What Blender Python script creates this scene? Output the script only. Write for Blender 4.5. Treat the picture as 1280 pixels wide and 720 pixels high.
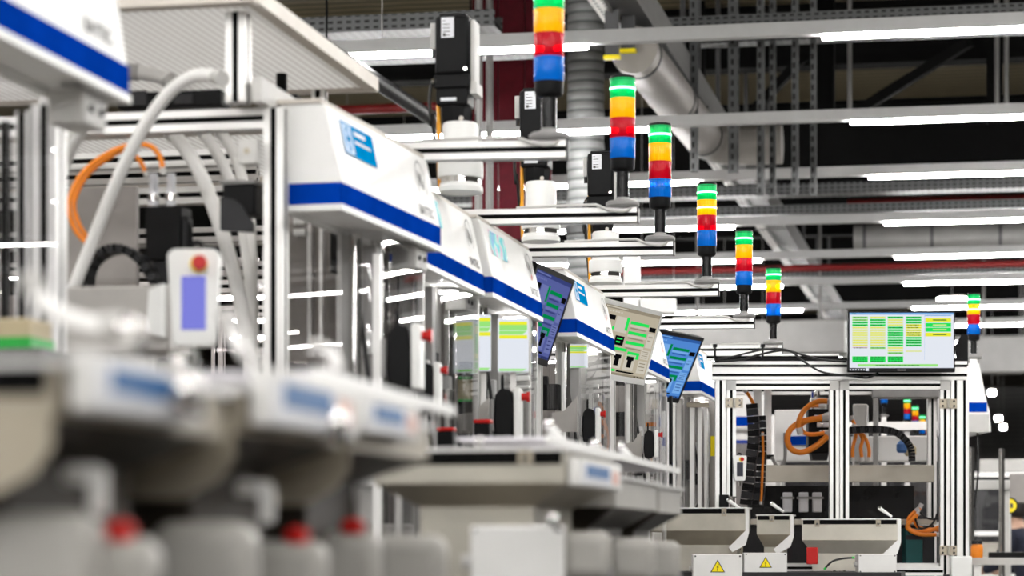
import bpy, math, random
from mathutils import Vector, Matrix
random.seed(7)
C = bpy.context.scene
COL = C.collection
for _o in list(bpy.data.objects):
    bpy.data.objects.remove(_o)

# ------------------------------------------------------------------ camera
F = 3000.0                      # focal length in pixels of the 1280 px wide frame
T = 598.0 / F                   # tangent of the angle between the lens axis and the machine row (+Y)
TH = math.atan(T); CS, SN = math.cos(TH), math.sin(TH)
H = 1.35                        # lens height
HY = 678.0                      # horizon line in the frame
cam = bpy.data.cameras.new('camera')
cam.sensor_width = 36.0
cam.lens = F / 1280.0 * 36.0
cam.shift_y = (HY - 360.0) / 1280.0
cam.clip_start = 0.05; cam.clip_end = 400
cam.dof.use_dof = True
cam.dof.focus_distance = 8.6
cam.dof.aperture_fstop = 4.4
cam.dof.aperture_blades = 0
camo = bpy.data.objects.new('camera', cam); COL.objects.link(camo)
camo.location = (0, 0, H)
camo.rotation_euler = (math.pi / 2, 0, TH)
C.camera = camo

# ------------------------------------------------------------------ world, exposure
w = bpy.data.worlds.new('world'); C.world = w; w.use_nodes = True
w.node_tree.nodes['Background'].inputs[0].default_value = (0.9, 0.95, 1.0, 1)
w.node_tree.nodes['Background'].inputs[1].default_value = 0.012
C.view_settings.view_transform = 'Standard'
C.view_settings.look = 'None'
C.view_settings.exposure = 0.24
C.view_settings.gamma = 1.0
C.view_settings.use_curve_mapping = False
LED_POWER = 84.0                # radiance of the ceiling LED strips
C.cycles.max_bounces = 8; C.cycles.transparent_max_bounces = 24
C.cycles.diffuse_bounces = 4; C.cycles.glossy_bounces = 4
C.cycles.sample_clamp_indirect = 6.0
C.cycles.use_denoising = True

# ------------------------------------------------------------------ placing
def at(px, py, d):
    """world point that stands at depth d on the sight line of pixel (px, py)"""
    r = (px - 640.0) * d / F
    return Vector((r * CS - d * SN, r * SN + d * CS, H + (HY - py) * d / F))
def dep(px, x):
    """depth at which the vertical plane world x = x crosses pixel column px"""
    return x / (CS * ((px - 640.0) / F - T))
def yof(d, x):
    return (d + x * SN) / CS

# ------------------------------------------------------------------ materials
M = {}
def nodes(name):
    m = bpy.data.materials.new(name); m.use_nodes = True
    nt = m.node_tree
    return m, nt, nt.nodes['Principled BSDF'], nt.nodes['Material Output']
def mat(name, col, rough=0.5, metal=0.0, var=0.06, scale=14.0, emit=0.0, bump=0.0, spec=0.3, coat=0.0):
    m, nt, b, out = nodes(name)
    tc = nt.nodes.new('ShaderNodeTexCoord')
    n = nt.nodes.new('ShaderNodeTexNoise'); n.inputs['Scale'].default_value = scale; n.inputs['Detail'].default_value = 4
    nt.links.new(tc.outputs['Object'], n.inputs['Vector'])
    r = nt.nodes.new('ShaderNodeValToRGB')
    lo = [max(0, c * (1 - var)) for c in col]; hi = [min(1, c * (1 + var)) for c in col]
    r.color_ramp.elements[0].color = (*lo, 1); r.color_ramp.elements[0].position = 0.3
    r.color_ramp.elements[1].color = (*hi, 1); r.color_ramp.elements[1].position = 0.7
    nt.links.new(n.outputs['Fac'], r.inputs['Fac'])
    nt.links.new(r.outputs['Color'], b.inputs['Base Color'])
    b.inputs['Roughness'].default_value = rough; b.inputs['Metallic'].default_value = metal
    b.inputs['Specular IOR Level'].default_value = spec
    b.inputs['Coat Weight'].default_value = coat
    if emit:
        nt.links.new(r.outputs['Color'], b.inputs['Emission Color']); b.inputs['Emission Strength'].default_value = emit
    if bump:
        bp = nt.nodes.new('ShaderNodeBump'); bp.inputs['Strength'].default_value = bump; bp.inputs['Distance'].default_value = 0.002
        nt.links.new(n.outputs['Fac'], bp.inputs['Height']); nt.links.new(bp.outputs['Normal'], b.inputs['Normal'])
    M[name] = m
    return m
def emis(name, col, s):
    if name.startswith('scr'): s *= .80
    m, nt, b, out = nodes(name)
    nt.nodes.remove(b)
    e = nt.nodes.new('ShaderNodeEmission'); e.inputs[0].default_value = (*col, 1); e.inputs[1].default_value = s
    nt.links.new(e.outputs[0], out.inputs[0]); M[name] = m
def clear(name, tint, gloss=1.0, rough=0.0, haze=0.0):
    m, nt, b, out = nodes(name); nt.nodes.remove(b)
    t = nt.nodes.new('ShaderNodeBsdfTransparent'); t.inputs[0].default_value = (*tint, 1)
    base = t
    if haze:
        df = nt.nodes.new('ShaderNodeBsdfTranslucent'); df.inputs[0].default_value = (.85, .86, .88, 1)
        d2 = nt.nodes.new('ShaderNodeBsdfDiffuse'); d2.inputs[0].default_value = (.85, .86, .88, 1)
        a = nt.nodes.new('ShaderNodeMixShader'); a.inputs[0].default_value = 0.5
        nt.links.new(df.outputs[0], a.inputs[1]); nt.links.new(d2.outputs[0], a.inputs[2])
        mx = nt.nodes.new('ShaderNodeMixShader'); mx.inputs[0].default_value = haze
        nt.links.new(t.outputs[0], mx.inputs[1]); nt.links.new(a.outputs[0], mx.inputs[2]); base = mx
    g = nt.nodes.new('ShaderNodeBsdfGlossy'); g.inputs['Roughness'].default_value = rough
    fr = nt.nodes.new('ShaderNodeFresnel')
    ge = nt.nodes.new('ShaderNodeNewGeometry'); io = nt.nodes.new('ShaderNodeMath'); io.operation = 'MULTIPLY_ADD'
    io.inputs[1].default_value = 1 / 1.5 - 1.5; io.inputs[2].default_value = 1.5      # same reflectance on both sides of the sheet
    nt.links.new(ge.outputs['Backfacing'], io.inputs[0]); nt.links.new(io.outputs[0], fr.inputs['IOR'])
    mul = nt.nodes.new('ShaderNodeMath'); mul.operation = 'MULTIPLY'; mul.inputs[1].default_value = gloss
    nt.links.new(fr.outputs[0], mul.inputs[0])
    mx2 = nt.nodes.new('ShaderNodeMixShader')
    nt.links.new(mul.outputs[0], mx2.inputs[0]); nt.links.new(base.outputs[0], mx2.inputs[1]); nt.links.new(g.outputs[0], mx2.inputs[2])
    nt.links.new(mx2.outputs[0], out.inputs[0]); M[name] = m
def lens(name, col, em):
    """coloured translucent lens of a signal tower"""
    m, nt, b, out = nodes(name)
    b.inputs['Base Color'].default_value = (*col, 1); b.inputs['Roughness'].default_value = 0.22; b.inputs['Specular IOR Level'].default_value = .25
    b.inputs['Emission Color'].default_value = (*col, 1); b.inputs['Emission Strength'].default_value = em
    wv = nt.nodes.new('ShaderNodeTexWave'); wv.wave_type = 'BANDS'; wv.bands_direction = 'X'; wv.inputs['Scale'].default_value = 60
    tc = nt.nodes.new('ShaderNodeTexCoord'); nt.links.new(tc.outputs['Object'], wv.inputs['Vector'])
    bp = nt.nodes.new('ShaderNodeBump'); bp.inputs['Strength'].default_value = .25; bp.inputs['Distance'].default_value = .002
    nt.links.new(wv.outputs['Fac'], bp.inputs['Height']); nt.links.new(bp.outputs['Normal'], b.inputs['Normal'])
    t = nt.nodes.new('ShaderNodeBsdfTransparent'); t.inputs[0].default_value = (*[min(1, c * 1.3) for c in col], 1)
    mx = nt.nodes.new('ShaderNodeMixShader'); mx.inputs[0].default_value = 0.76
    nt.links.new(t.outputs[0], mx.inputs[1]); nt.links.new(b.outputs[0], mx.inputs[2]); nt.links.new(mx.outputs[0], out.inputs[0])
    M[name] = m
def pattern(name, c0, c1, kind, scale, rough=.5, metal=0.0, axis='X', lo=.4, hi=.6, bump=0.0):
    """two-colour procedural pattern: 'WAVE' ribs, 'SLOTS' rows of punched slots"""
    m, nt, b, out = nodes(name)
    tc = nt.nodes.new('ShaderNodeTexCoord')
    r = nt.nodes.new('ShaderNodeValToRGB')
    r.color_ramp.elements[0].color = (*c0, 1); r.color_ramp.elements[1].color = (*c1, 1)
    r.color_ramp.elements[0].position = lo; r.color_ramp.elements[1].position = hi
    if kind == 'WAVE':
        n = nt.nodes.new('ShaderNodeTexWave'); n.bands_direction = axis; n.inputs['Scale'].default_value = scale
        nt.links.new(tc.outputs['Object'], n.inputs['Vector']); f = n.outputs['Fac']
    else:
        # slot = |frac(u)-.5|<a and |frac(v)-.5|<b ; u runs along `axis`, v over the two other axes
        sp = nt.nodes.new('ShaderNodeSeparateXYZ'); nt.links.new(tc.outputs['Object'], sp.inputs[0])
        def math_(op, a, b_=None):
            q = nt.nodes.new('ShaderNodeMath'); q.operation = op
            for i, x in enumerate((a, b_)):
                if x is None: continue
                if isinstance(x, (int, float)): q.inputs[i].default_value = x
                else: nt.links.new(x, q.inputs[i])
            return q.outputs[0]
        u = sp.outputs[axis]
        o = [k for k in 'XYZ' if k != axis]
        v = math_('ADD', sp.outputs[o[0]], sp.outputs[o[1]])
        fu = math_('ABSOLUTE', math_('SUBTRACT', math_('FRACT', math_('MULTIPLY', u, scale)), .5))
        fv = math_('ABSOLUTE', math_('SUBTRACT', math_('FRACT', math_('MULTIPLY', v, scale * 1.5)), .5))
        f = math_('MULTIPLY', math_('LESS_THAN', fu, .27), math_('LESS_THAN', fv, .2))
    nt.links.new(f, r.inputs['Fac']); nt.links.new(r.outputs['Color'], b.inputs['Base Color'])
    b.inputs['Roughness'].default_value = rough; b.inputs['Metallic'].default_value = metal
    if bump:
        bp = nt.nodes.new('ShaderNodeBump'); bp.inputs['Strength'].default_value = bump; bp.inputs['Distance'].default_value = .01
        nt.links.new(f, bp.inputs['Height']); nt.links.new(bp.outputs['Normal'], b.inputs['Normal'])
    M[name] = m

mat('white_paint', (.86, .855, .84), .42, var=.02, spec=.25)
mat('white_plastic', (.82, .82, .80), .38, var=.02)
mat('white_matt', (.80, .79, .77), .6, var=.03)
mat('hose_white', (.90, .89, .87), .35, var=.02)
mat('blue_stripe', (.001, .040, .34), .6, var=.14, scale=10, spec=.0)
mat('aluminium', (.80, .79, .775), .36, .35, var=.03)
mat('aluminium_dark', (.50, .49, .475), .4, .6, var=.06)
mat('steel', (.45, .425, .365), .4, .5, var=.12, scale=9, bump=.15)
mat('steel_warm', (.40, .355, .28), .42, .45, var=.15, scale=7, bump=.15)
mat('drive_grey', (.40, .385, .355), .45, var=.06)
mat('trough_shaded', (.05, .04, .03), .5, .3, var=.25)  # funnel steel with the shade on its underside put into the colour
mat('chrome', (.85, .84, .82), .07, 1.0, var=.02)
mat('black', (.006, .006, .0065), .5, var=.2, spec=.12)
mat('black_gloss', (.006, .006, .0065), .25, var=.2, spec=.2)
mat('slot_black', (.004, .004, .004), .7, var=.1, spec=.05)
mat('dark_grey', (.026, .026, .028), .5, var=.2, spec=.2)
mat('mid_grey', (.26, .255, .25), .5, var=.1)
mat('grey_plate', (.42, .40, .375), .45, .2, var=.08)
mat('light_grey', (.55, .54, .52), .5, var=.04)
mat('lid_beige', (.60, .555, .50), .5, .2, var=.06)
mat('cabinet', (.33, .305, .29), .5, var=.06)
mat('orange_cable', (.85, .25, .02), .4, var=.06)
mat('orange_yellow', (.95, .42, .02), .4, var=.05)
mat('black_cable', (.012, .012, .012), .45, var=.2)
mat('red', (.52, .012, .010), .35, var=.06)
mat('yellow', (.95, .72, .02), .45, var=.04)
mat('warning_yellow', (1.0, .80, .0), .45, var=.02)
mat('red_dark', (.050, .001, .0045), .6, var=.2, spec=.1)
mat('red_pipe', (.16, .006, .006), .45, var=.1)
mat('galv', (.075, .075, .077), .5, .4, var=.12, scale=8)
mat('galv_light', (.20, .195, .19), .5, .25, var=.08, scale=4)
mat('duct_white', (.29, .27, .25), .5, .1, var=.06, scale=2)
mat('trunk', (.62, .62, .62), .5, .1, var=.03)
mat('roof_dark', (.004, .004, .004), .8, var=.3, scale=1.5, spec=.1)
mat('floor_paint', (.20, .195, .185), .35, var=.08, scale=.6)
mat('wall_paint', (.16, .155, .15), .6, var=.06, scale=.4)
mat('paper', (.84, .82, .87), .55, var=.02)
mat('label_blue', (.03, .14, .36), .5, var=.05)
mat('label_white', (.75, .76, .80), .5, var=.02)
mat('label_pink', (.75, .48, .42), .5, var=.05)
mat('sticker_blue', (.0, .25, .58), .6, var=.05, spec=.0)
mat('sticker_pale', (.42, .62, .84), .35, var=.08)
mat('ink', (.08, .078, .075), .5, var=.1)
mat('ink_red', (.70, .04, .02), .5, var=.05)
mat('green_plastic', (.02, .42, .06), .4, var=.08)
mat('steel_pale', (.58, .55, .48), .42, .35, var=.10, scale=8, bump=.1)
mat('teal', (.01, .09, .09), .5, var=.1)
mat('skin', (.48, .30, .22), .5, var=.06)
mat('hair', (.012, .009, .008), .5, var=.2)
mat('navy_cloth', (.018, .02, .035), .8, var=.2)
mat('bin_blue', (.05, .13, .33), .4, var=.08)
mat('tan_board', (.55, .46, .30), .6, var=.15, scale=3)
pattern('cladding', (.07, .055, .03), (.25, .21, .13), 'WAVE', 1.6, .55, .1, 'Y', .2, .8, .6)
pattern('cladding_wall', (.22, .215, .21), (.34, .33, .325), 'WAVE', 2.0, .55, .0, 'Z', .2, .8, .5)
pattern('spiral', (.10, .105, .105), (.24, .245, .245), 'WAVE', 4.2, .55, .2, 'Z', .1, .35, .5)
pattern('twinwall', (.74, .72, .71), (.97, .97, .96), 'WAVE', 17, .35, .0, 'X', .2, .6, .3)
_nt = M['twinwall'].node_tree; _pb = _nt.nodes['Principled BSDF']; _tr = _nt.nodes.new('ShaderNodeBsdfTranslucent'); _mx = _nt.nodes.new('ShaderNodeMixShader')
_nt.links.new(_pb.inputs['Base Color'].links[0].from_socket, _tr.inputs[0]); _mx.inputs[0].default_value = .75
_nt.links.new(_pb.outputs[0], _mx.inputs[1]); _nt.links.new(_tr.outputs[0], _mx.inputs[2]); _nt.links.new(_mx.outputs[0], _nt.nodes['Material Output'].inputs[0])
for ax in 'XYZ':
    pattern('slots_' + ax.lower(), (.075, .077, .078), (.002, .002, .002), 'SLOTS', 16 if ax != 'Z' else 12, .45, .4, ax, .45, .55)
pattern('slots_light', (.55, .54, .52), (.06, .06, .06), 'SLOTS', 12, .5, .2, 'Y', .45, .55)  # channel lip only: the light on it is put into the pale colour
# holographic foil: hue by viewing-independent position on the foil plus a coat
m, nt, b, out = nodes('hologram'); M['hologram'] = m
tc = nt.nodes.new('ShaderNodeTexCoord'); nz = nt.nodes.new('ShaderNodeTexNoise'); nz.inputs['Scale'].default_value = 22
nt.links.new(tc.outputs['Object'], nz.inputs['Vector'])
rp = nt.nodes.new('ShaderNodeValToRGB'); rp.color_ramp.elements[0].position = .32; rp.color_ramp.elements[1].position = .70
rp.color_ramp.elements[0].color = (.02, .25, .60, 1); rp.color_ramp.elements[1].color = (.75, .35, .62, 1)
e_ = rp.color_ramp.elements.new(.48); e_.color = (.0, .62, .62, 1)
e_ = rp.color_ramp.elements.new(.57); e_.color = (.55, .82, .80, 1)
nt.links.new(nz.outputs['Fac'], rp.inputs['Fac']); nt.links.new(rp.outputs['Color'], b.inputs['Base Color'])
b.inputs['Roughness'].default_value = .4; b.inputs['Specular IOR Level'].default_value = .2
clear('guard', (.965, .965, .97), 1.1)
clear('guard_smoke', (.90, .89, .89), .25)
clear('guard_haze', (.9, .9, .92), 1.0, .02, .35)
clear('cover_clear', (.85, .86, .87), 1.0, .05, .5)
lens('lens_green', (.0, .42, .10), .35)
lens('lens_yellow', (1.0, .50, .0), .22)
lens('lens_red', (.56, .0, .012), .05)
lens('lens_blue', (.0, .15, .62), .10)
emis('led', (1.0, .985, .96), LED_POWER)
emis('lamp_soft', (1.0, .98, .95), 11)
emis('led_green', (.25, 1.0, .55), 5)
emis('led_yellow', (1.0, .85, .35), 4)
emis('scr_white', (.86, .90, .98), .95)
emis('scr_green', (.02, .88, .12), .9)
emis('scr_lime', (.38, .92, .24), .9)
emis('scr_pale', (.86, .92, .36), .9)
emis('scr_yellow', (.92, .92, .04), .95)
emis('scr_beige', (.60, .53, .40), .85)
emis('scr_beige_light', (.74, .69, .58), .85)
emis('scr_beige_dark', (.38, .33, .24), .8)
emis('scr_black', (.004, .004, .005), 1)
emis('scr_text', (.05, .30, .08), .6)
emis('scr_blue', (.10, .30, .78), .85)
emis('scr_blue_light', (.22, .48, .92), .9)
emis('scr_blue_dark', (.04, .14, .46), .8)
emis('scr_violet', (.13, .16, .46), .75)
emis('scr_violet_light', (.21, .25, .58), .75)
emis('scr_violet_dark', (.06, .08, .28), .7)
emis('scr_dgreen', (.0, .30, .08), .8)
emis('scr_pink', (.9, .55, .65), .9)
emis('scr_lilac', (.24, .25, .80), .95)
emis('scr_grey', (.10, .10, .12), .6)

# ------------------------------------------------------------------ mesh building
class MB:
    def __init__(s): s.v = []; s.f = []; s.mi = []; s.cur = 0
    def add(s, vs, fs):
        k = len(s.v); s.v += [tuple(v) for v in vs]
        for f in fs: s.f.append([i + k for i in f]); s.mi.append(s.cur)
        return s
    def box(s, x0, x1, y0, y1, z0, z1):
        vs = [(x, y, z) for z in (z0, z1) for y in (y0, y1) for x in (x0, x1)]
        return s.add(vs, [(0, 2, 3, 1), (4, 5, 7, 6), (0, 1, 5, 4), (2, 6, 7, 3), (0, 4, 6, 2), (1, 3, 7, 5)])
    def cbox(s, c, sx, sy, sz): return s.box(c[0] - sx / 2, c[0] + sx / 2, c[1] - sy / 2, c[1] + sy / 2, c[2] - sz / 2, c[2] + sz / 2)
    def obox(s, c, a, b, n):
        c, a, b, n = map(Vector, (c, a, b, n))
        vs = [c + i * a + j * b + k * n for k in (-1, 1) for j in (-1, 1) for i in (-1, 1)]
        return s.add(vs, [(0, 2, 3, 1), (4, 5, 7, 6), (0, 1, 5, 4), (2, 6, 7, 3), (0, 4, 6, 2), (1, 3, 7, 5)])
    def bar(s, p0, p1, w, h, up=(0, 0, 1)):
        p0, p1, up = Vector(p0), Vector(p1), Vector(up)
        d = (p1 - p0); L = d.length; d.normalize()
        if abs(d.dot(up)) > .98: up = Vector((0, 1, 0))
        sd = d.cross(up).normalized(); u = sd.cross(d)
        return s.obox((p0 + p1) / 2, d * L / 2, sd * w / 2, u * h / 2)
    def quad(s, a, b, c, d): return s.add([a, b, c, d], [(0, 1, 2, 3)])
    def cyl(s, p0, p1, r0, r1=None, n=20, cap=True):
        r1 = r0 if r1 is None else r1
        p0, p1 = Vector(p0), Vector(p1); d = (p1 - p0).normalized()
        a = d.orthogonal().normalized(); b = d.cross(a)
        ring = lambda p, r: [p + r * (math.cos(2 * math.pi * i / n) * a + math.sin(2 * math.pi * i / n) * b) for i in range(n)]
        fs = [(i, (i + 1) % n, n + (i + 1) % n, n + i) for i in range(n)]
        if cap: fs += [tuple(range(n))[::-1], tuple(range(n, 2 * n))]
        return s.add(ring(p0, r0) + ring(p1, r1), fs)
    def lathe(s, prof, c=(0, 0, 0), n=24):
        c = Vector(c); vs = []; fs = []
        for r, z in prof:
            vs += [c + Vector((r * math.cos(2 * math.pi * i / n), r * math.sin(2 * math.pi * i / n), z)) for i in range(n)]
        for k in range(len(prof) - 1):
            fs += [(k * n + i, k * n + (i + 1) % n, (k + 1) * n + (i + 1) % n, (k + 1) * n + i) for i in range(n)]
        if prof[0][0] > 1e-5: fs.append(tuple(range(n))[::-1])
        if prof[-1][0] > 1e-5: fs.append(tuple(range((len(prof) - 1) * n, len(prof) * n)))
        return s.add(vs, fs)
    def ball(s, c, r, n=14, sz=1.0):
        return s.lathe([(max(1e-6, r * math.sin(math.pi * i / 8)), -r * sz * math.cos(math.pi * i / 8)) for i in range(9)], c, n)
    def tube(s, pts, r, n=10, cap=True):
        pts = [Vector(p) for p in pts]; vs = []; fs = []
        rr = r if isinstance(r, (list, tuple)) else [r] * len(pts)
        t = (pts[1] - pts[0]).normalized(); a = t.orthogonal().normalized()
        for i, p in enumerate(pts):
            t2 = (pts[min(i + 1, len(pts) - 1)] - pts[max(i - 1, 0)]).normalized()
            a = (a - a.dot(t2) * t2).normalized(); b = t2.cross(a)
            vs += [p + rr[i] * (math.cos(2 * math.pi * k / n) * a + math.sin(2 * math.pi * k / n) * b) for k in range(n)]
        for i in range(len(pts) - 1):
            fs += [(i * n + k, i * n + (k + 1) % n, (i + 1) * n + (k + 1) % n, (i + 1) * n + k) for k in range(n)]
        if cap: fs += [tuple(range(n))[::-1], tuple(range((len(pts) - 1) * n, len(pts) * n))]
        return s.add(vs, fs)
    def prism(s, poly, fn, t0, t1):
        n = len(poly)
        vs = [fn(a, b, t0) for a, b in poly] + [fn(a, b, t1) for a, b in poly]
        return s.add(vs, [(i, (i + 1) % n, n + (i + 1) % n, n + i) for i in range(n)] + [tuple(range(n))[::-1], tuple(range(n, 2 * n))])
    def strip(s, path, z0, z1, th):
        """thin upright sheet that follows a plan path"""
        n = len(path); P_ = [Vector((x, y, 0)) for x, y in path]; vs = []
        for i in range(n):
            t = (P_[min(i + 1, n - 1)] - P_[max(i - 1, 0)]).normalized(); nn = Vector((t.y, -t.x, 0)) * th / 2
            for o in (nn, -nn):
                for z in (z0, z1): vs.append((P_[i].x + o.x, P_[i].y + o.y, z))
        fs = []
        for i in range(n - 1):
            a, b = 4 * i, 4 * i + 4
            fs += [(a, b, b + 1, a + 1), (a + 2, a + 3, b + 3, b + 2), (a + 1, b + 1, b + 3, a + 3), (a, a + 2, b + 2, b)]
        fs += [(0, 1, 3, 2), (4 * n - 4, 4 * n - 2, 4 * n - 1, 4 * n - 3)]
        return s.add(vs, fs)

def world_of(o):
    v = Vector((0, 0, 0)); rot = 0
    while o is not None:
        v = v + Vector(o.location); o = o.parent
    return v
SPLIT = {'end_ferrule', 'suspension_wire', 'clip', 'bolt', 'corner_plate', 'screw', 'cable_peg', 'bracket'}
def pieces(mb):
    """the separate pieces of a MB, each as a MB"""
    par = list(range(len(mb.v)))
    def find(i):
        while par[i] != i: par[i] = par[par[i]]; i = par[i]
        return i
    for f in mb.f:
        for k in f[1:]: par[find(k)] = find(f[0])
    groups = {}
    for f, m_ in zip(mb.f, mb.mi): groups.setdefault(find(f[0]), []).append((f, m_))
    out_ = []
    for fs in groups.values():
        q = MB(); ids = {}
        for f, m_ in fs:
            for k in f:
                if k not in ids: ids[k] = len(q.v); q.v.append(mb.v[k])
            q.f.append([ids[k] for k in f]); q.mi.append(m_)
        out_.append(q)
    return out_
def P(mb, name, mats, parent=None, world=False, bevel=0.0, label=None, smooth=35, seg=2):
    if name in SPLIT and parent is not None:
        for q in pieces(mb): o = P1(q, name, mats, parent, world, bevel, label, smooth, seg)
        return o
    return P1(mb, name, mats, parent, world, bevel, label, smooth, seg)
def P1(mb, name, mats, parent=None, world=False, bevel=0.0, label=None, smooth=35, seg=2):
    """link a MB as ONE mesh object; world=True: its vertices are world points, moved to the parent's frame"""
    me = bpy.data.meshes.new(name)
    vs = mb.v
    if world and parent is not None:
        o = world_of(parent); vs = [(x - o.x, y - o.y, z - o.z) for x, y, z in vs]
    me.from_pydata(vs, [], mb.f)
    mats = [mats] if isinstance(mats, str) else mats
    for q in mats: me.materials.append(M[q])
    if len(mats) > 1: me.polygons.foreach_set('material_index', mb.mi)
    me.update()
    bpy_smooth = [True] * len(me.polygons); me.polygons.foreach_set('use_smooth', bpy_smooth)
    me.set_sharp_from_angle(angle=math.radians(smooth))
    ob = bpy.data.objects.new(name, me); COL.objects.link(ob)
    if parent is not None: ob.parent = parent
    if bevel:
        bv = ob.modifiers.new('bevel', 'BEVEL'); bv.width = bevel; bv.segments = seg; bv.limit_method = 'ANGLE'; bv.angle_limit = math.radians(40)
    if label: ob['label'] = label
    return ob
def tag(o, label, cat, group=None):
    o['label'] = label; o['category'] = cat
    if group: o['group'] = group
    return o
def thing(name, label, cat, loc=(0, 0, 0), rz=0.0, group=None):
    o = bpy.data.objects.new(name, None); COL.objects.link(o)
    o.location = loc; o.rotation_euler = (0, 0, rz); o.empty_display_size = .05
    return tag(o, label, cat, group)
def solo(mb, name, mats, label, cat, group=None, bevel=0.0, base=None):
    """a thing that is one mesh, given in world points; origin at its base"""
    xs, ys, zs = zip(*mb.v)
    b = Vector(base) if base else Vector(((min(xs) + max(xs)) / 2, (min(ys) + max(ys)) / 2, min(zs)))
    mb.v = [(x - b.x, y - b.y, z - b.z) for x, y, z in mb.v]
    o = P(mb, name, mats, None, bevel=bevel); o.location = b
    return tag(o, label, cat, group)
def struct(mb, name, mats, parent=None):
    o = P(mb, name, mats, parent)
    if parent is None: o['kind'] = 'structure'
    return o
def dup(root, loc=None, rz=None, label=None, group=None):
    r = root.copy(); COL.objects.link(r)
    if loc is not None: r.location = loc
    if rz is not None: r.rotation_euler = (0, 0, rz)
    if label: r['label'] = label
    if group: r['group'] = group
    for ch in list(root.children):
        c = ch.copy(); COL.objects.link(c); c.parent = r
        for g in list(ch.children):
            q = g.copy(); COL.objects.link(q); q.parent = c
    return r
def smoothpath(pts, n=6):
    """Catmull-Rom through the points"""
    pts = [Vector(p) for p in pts]; out_ = []
    for i in range(len(pts) - 1):
        p0, p1, p2, p3 = pts[max(i - 1, 0)], pts[i], pts[i + 1], pts[min(i + 2, len(pts) - 1)]
        for k in range(n):
            t = k / n
            out_.append(.5 * ((2 * p1) + (p2 - p0) * t + (2 * p0 - 5 * p1 + 4 * p2 - p3) * t * t + (3 * p1 - p0 - 3 * p2 + p3) * t ** 3))
    return out_ + [pts[-1]]
def profile(p0, p1, w, h, up=(0, 0, 1), alu=None, slot=None):
    """slotted aluminium extrusion from p0 to p1 (w across, h along up); returns body and slot meshes"""
    alu = alu or MB(); slot = slot or MB()
    p0, p1, up = Vector(p0), Vector(p1), Vector(up)
    d = (p1 - p0).normalized()
    if abs(d.dot(up)) > .98: up = Vector((0, 1, 0))
    sd = d.cross(up).normalized(); u = sd.cross(d)
    g, dp = .0115, .009
    def side(a0, a1, fix, horiz, sgn):
        L = abs(a1 - a0); k = max(1, round(L / .042)); out_ = []; s_ = 1 if a1 > a0 else -1
        for i in range(k):
            c = a0 + s_ * L * (i + .5) / k
            for da, db in ((-g / 2, 0), (-g / 2, -dp), (g / 2, -dp), (g / 2, 0)):
                q = (c + s_ * da, fix + sgn * db); out_.append(q if horiz else (q[1], q[0]))
            cc = (c, fix + sgn * (-dp * .48))
            if not horiz: cc = (cc[1], cc[0])
            hw = (g * .55, dp * .4) if horiz else (dp * .4, g * .55)
            ctr = (p0 + p1) / 2 + sd * cc[0] + u * cc[1]
            slot.obox(ctr, d * ((p1 - p0).length / 2 - .0005), sd * hw[0], u * hw[1])
        return out_
    a, b = w / 2, h / 2
    poly = [(-a, -b)] + side(-a, a, -b, True, -1) + [(a, -b)] + side(-b, b, a, False, 1) + [(a, b)] + side(a, -a, b, True, 1) + [(-a, b)] + side(b, -b, -a, False, -1)
    n = len(poly)
    vs = [p0 + sd * x + u * y for x, y in poly] + [p1 + sd * x + u * y for x, y in poly]
    alu.add(vs, [(i, (i + 1) % n, n + (i + 1) % n, n + i) for i in range(n)] + [tuple(range(n))[::-1], tuple(range(n, 2 * n))])
    return alu, slot
def beam(parent, name, p0, p1, w=.04, h=.04, up=(0, 0, 1), m_='aluminium', world=True):
    a, s = profile(p0, p1, w, h, up)
    o = P(a, name, m_, parent, world)
    P(s, 'slot_strip', 'slot_black', o, world, label=None)
    return o
def pbox(mb, x0, y0, x1, y1, d, th):
    """upright box whose near face covers the pixel rectangle at depth d, th metres deep along the row"""
    c = at((x0 + x1) / 2, (y0 + y1) / 2, d); wd = (x1 - x0) * d / F; ht = (y1 - y0) * d / F
    return mb.box(c.x - wd / 2, c.x + wd / 2, c.y, c.y + th, c.z - ht / 2, c.z + ht / 2)
def text(mb, s, size, o, a, b, bold=0.0):
    """flat lettering on the plane through o with reading direction a and up direction b"""
    cu = bpy.data.curves.new('t', 'FONT'); cu.body = s; cu.size = size; cu.align_x = 'CENTER'; cu.align_y = 'CENTER'; cu.offset = bold
    cu.resolution_u = 3
    ob = bpy.data.objects.new('t', cu); COL.objects.link(ob)
    me = bpy.data.meshes.new_from_object(ob.evaluated_get(bpy.context.evaluated_depsgraph_get()))
    o, a, b = Vector(o), Vector(a), Vector(b)
    mb.add([o + a * v.co.x + b * v.co.y for v in me.vertices], [tuple(p.vertices) for p in me.polygons])
    bpy.data.objects.remove(ob); bpy.data.meshes.remove(me); bpy.data.curves.remove(cu)
ORD = ['nearest', 'second', 'third', 'fourth', 'fifth', 'sixth', 'seventh', 'eighth', 'ninth', 'tenth', 'eleventh', 'twelfth',
       'thirteenth', 'fourteenth', 'fifteenth', 'sixteenth', 'seventeenth', 'eighteenth', 'nineteenth', 'twentieth']

# ================================================================== THE HALL
ZC = H + 5.2                    # underside of the roof cladding
X0, X1, Y0, Y1 = -22.0, 16.0, -38.0, 82.0
struct(MB().box(X0, X1, Y0, Y1, -.1, 0), 'floor', 'floor_paint')
struct(MB().box(X0, X1, Y0, Y1, ZC, ZC + .15), 'ceiling', 'cladding')
struct(MB().box(X0, X1, Y1, Y1 + .2, 0, ZC), 'wall_back', 'cladding_wall')
struct(MB().box(X0, X1, Y0 - .2, Y0, 0, ZC), 'wall_front', 'wall_paint')
struct(MB().box(X0 - .2, X0, Y0, Y1, 0, ZC), 'wall_left', 'wall_paint')
struct(MB().box(X1, X1 + .2, Y0, Y1, 0, ZC), 'wall_right', 'wall_paint')

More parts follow.
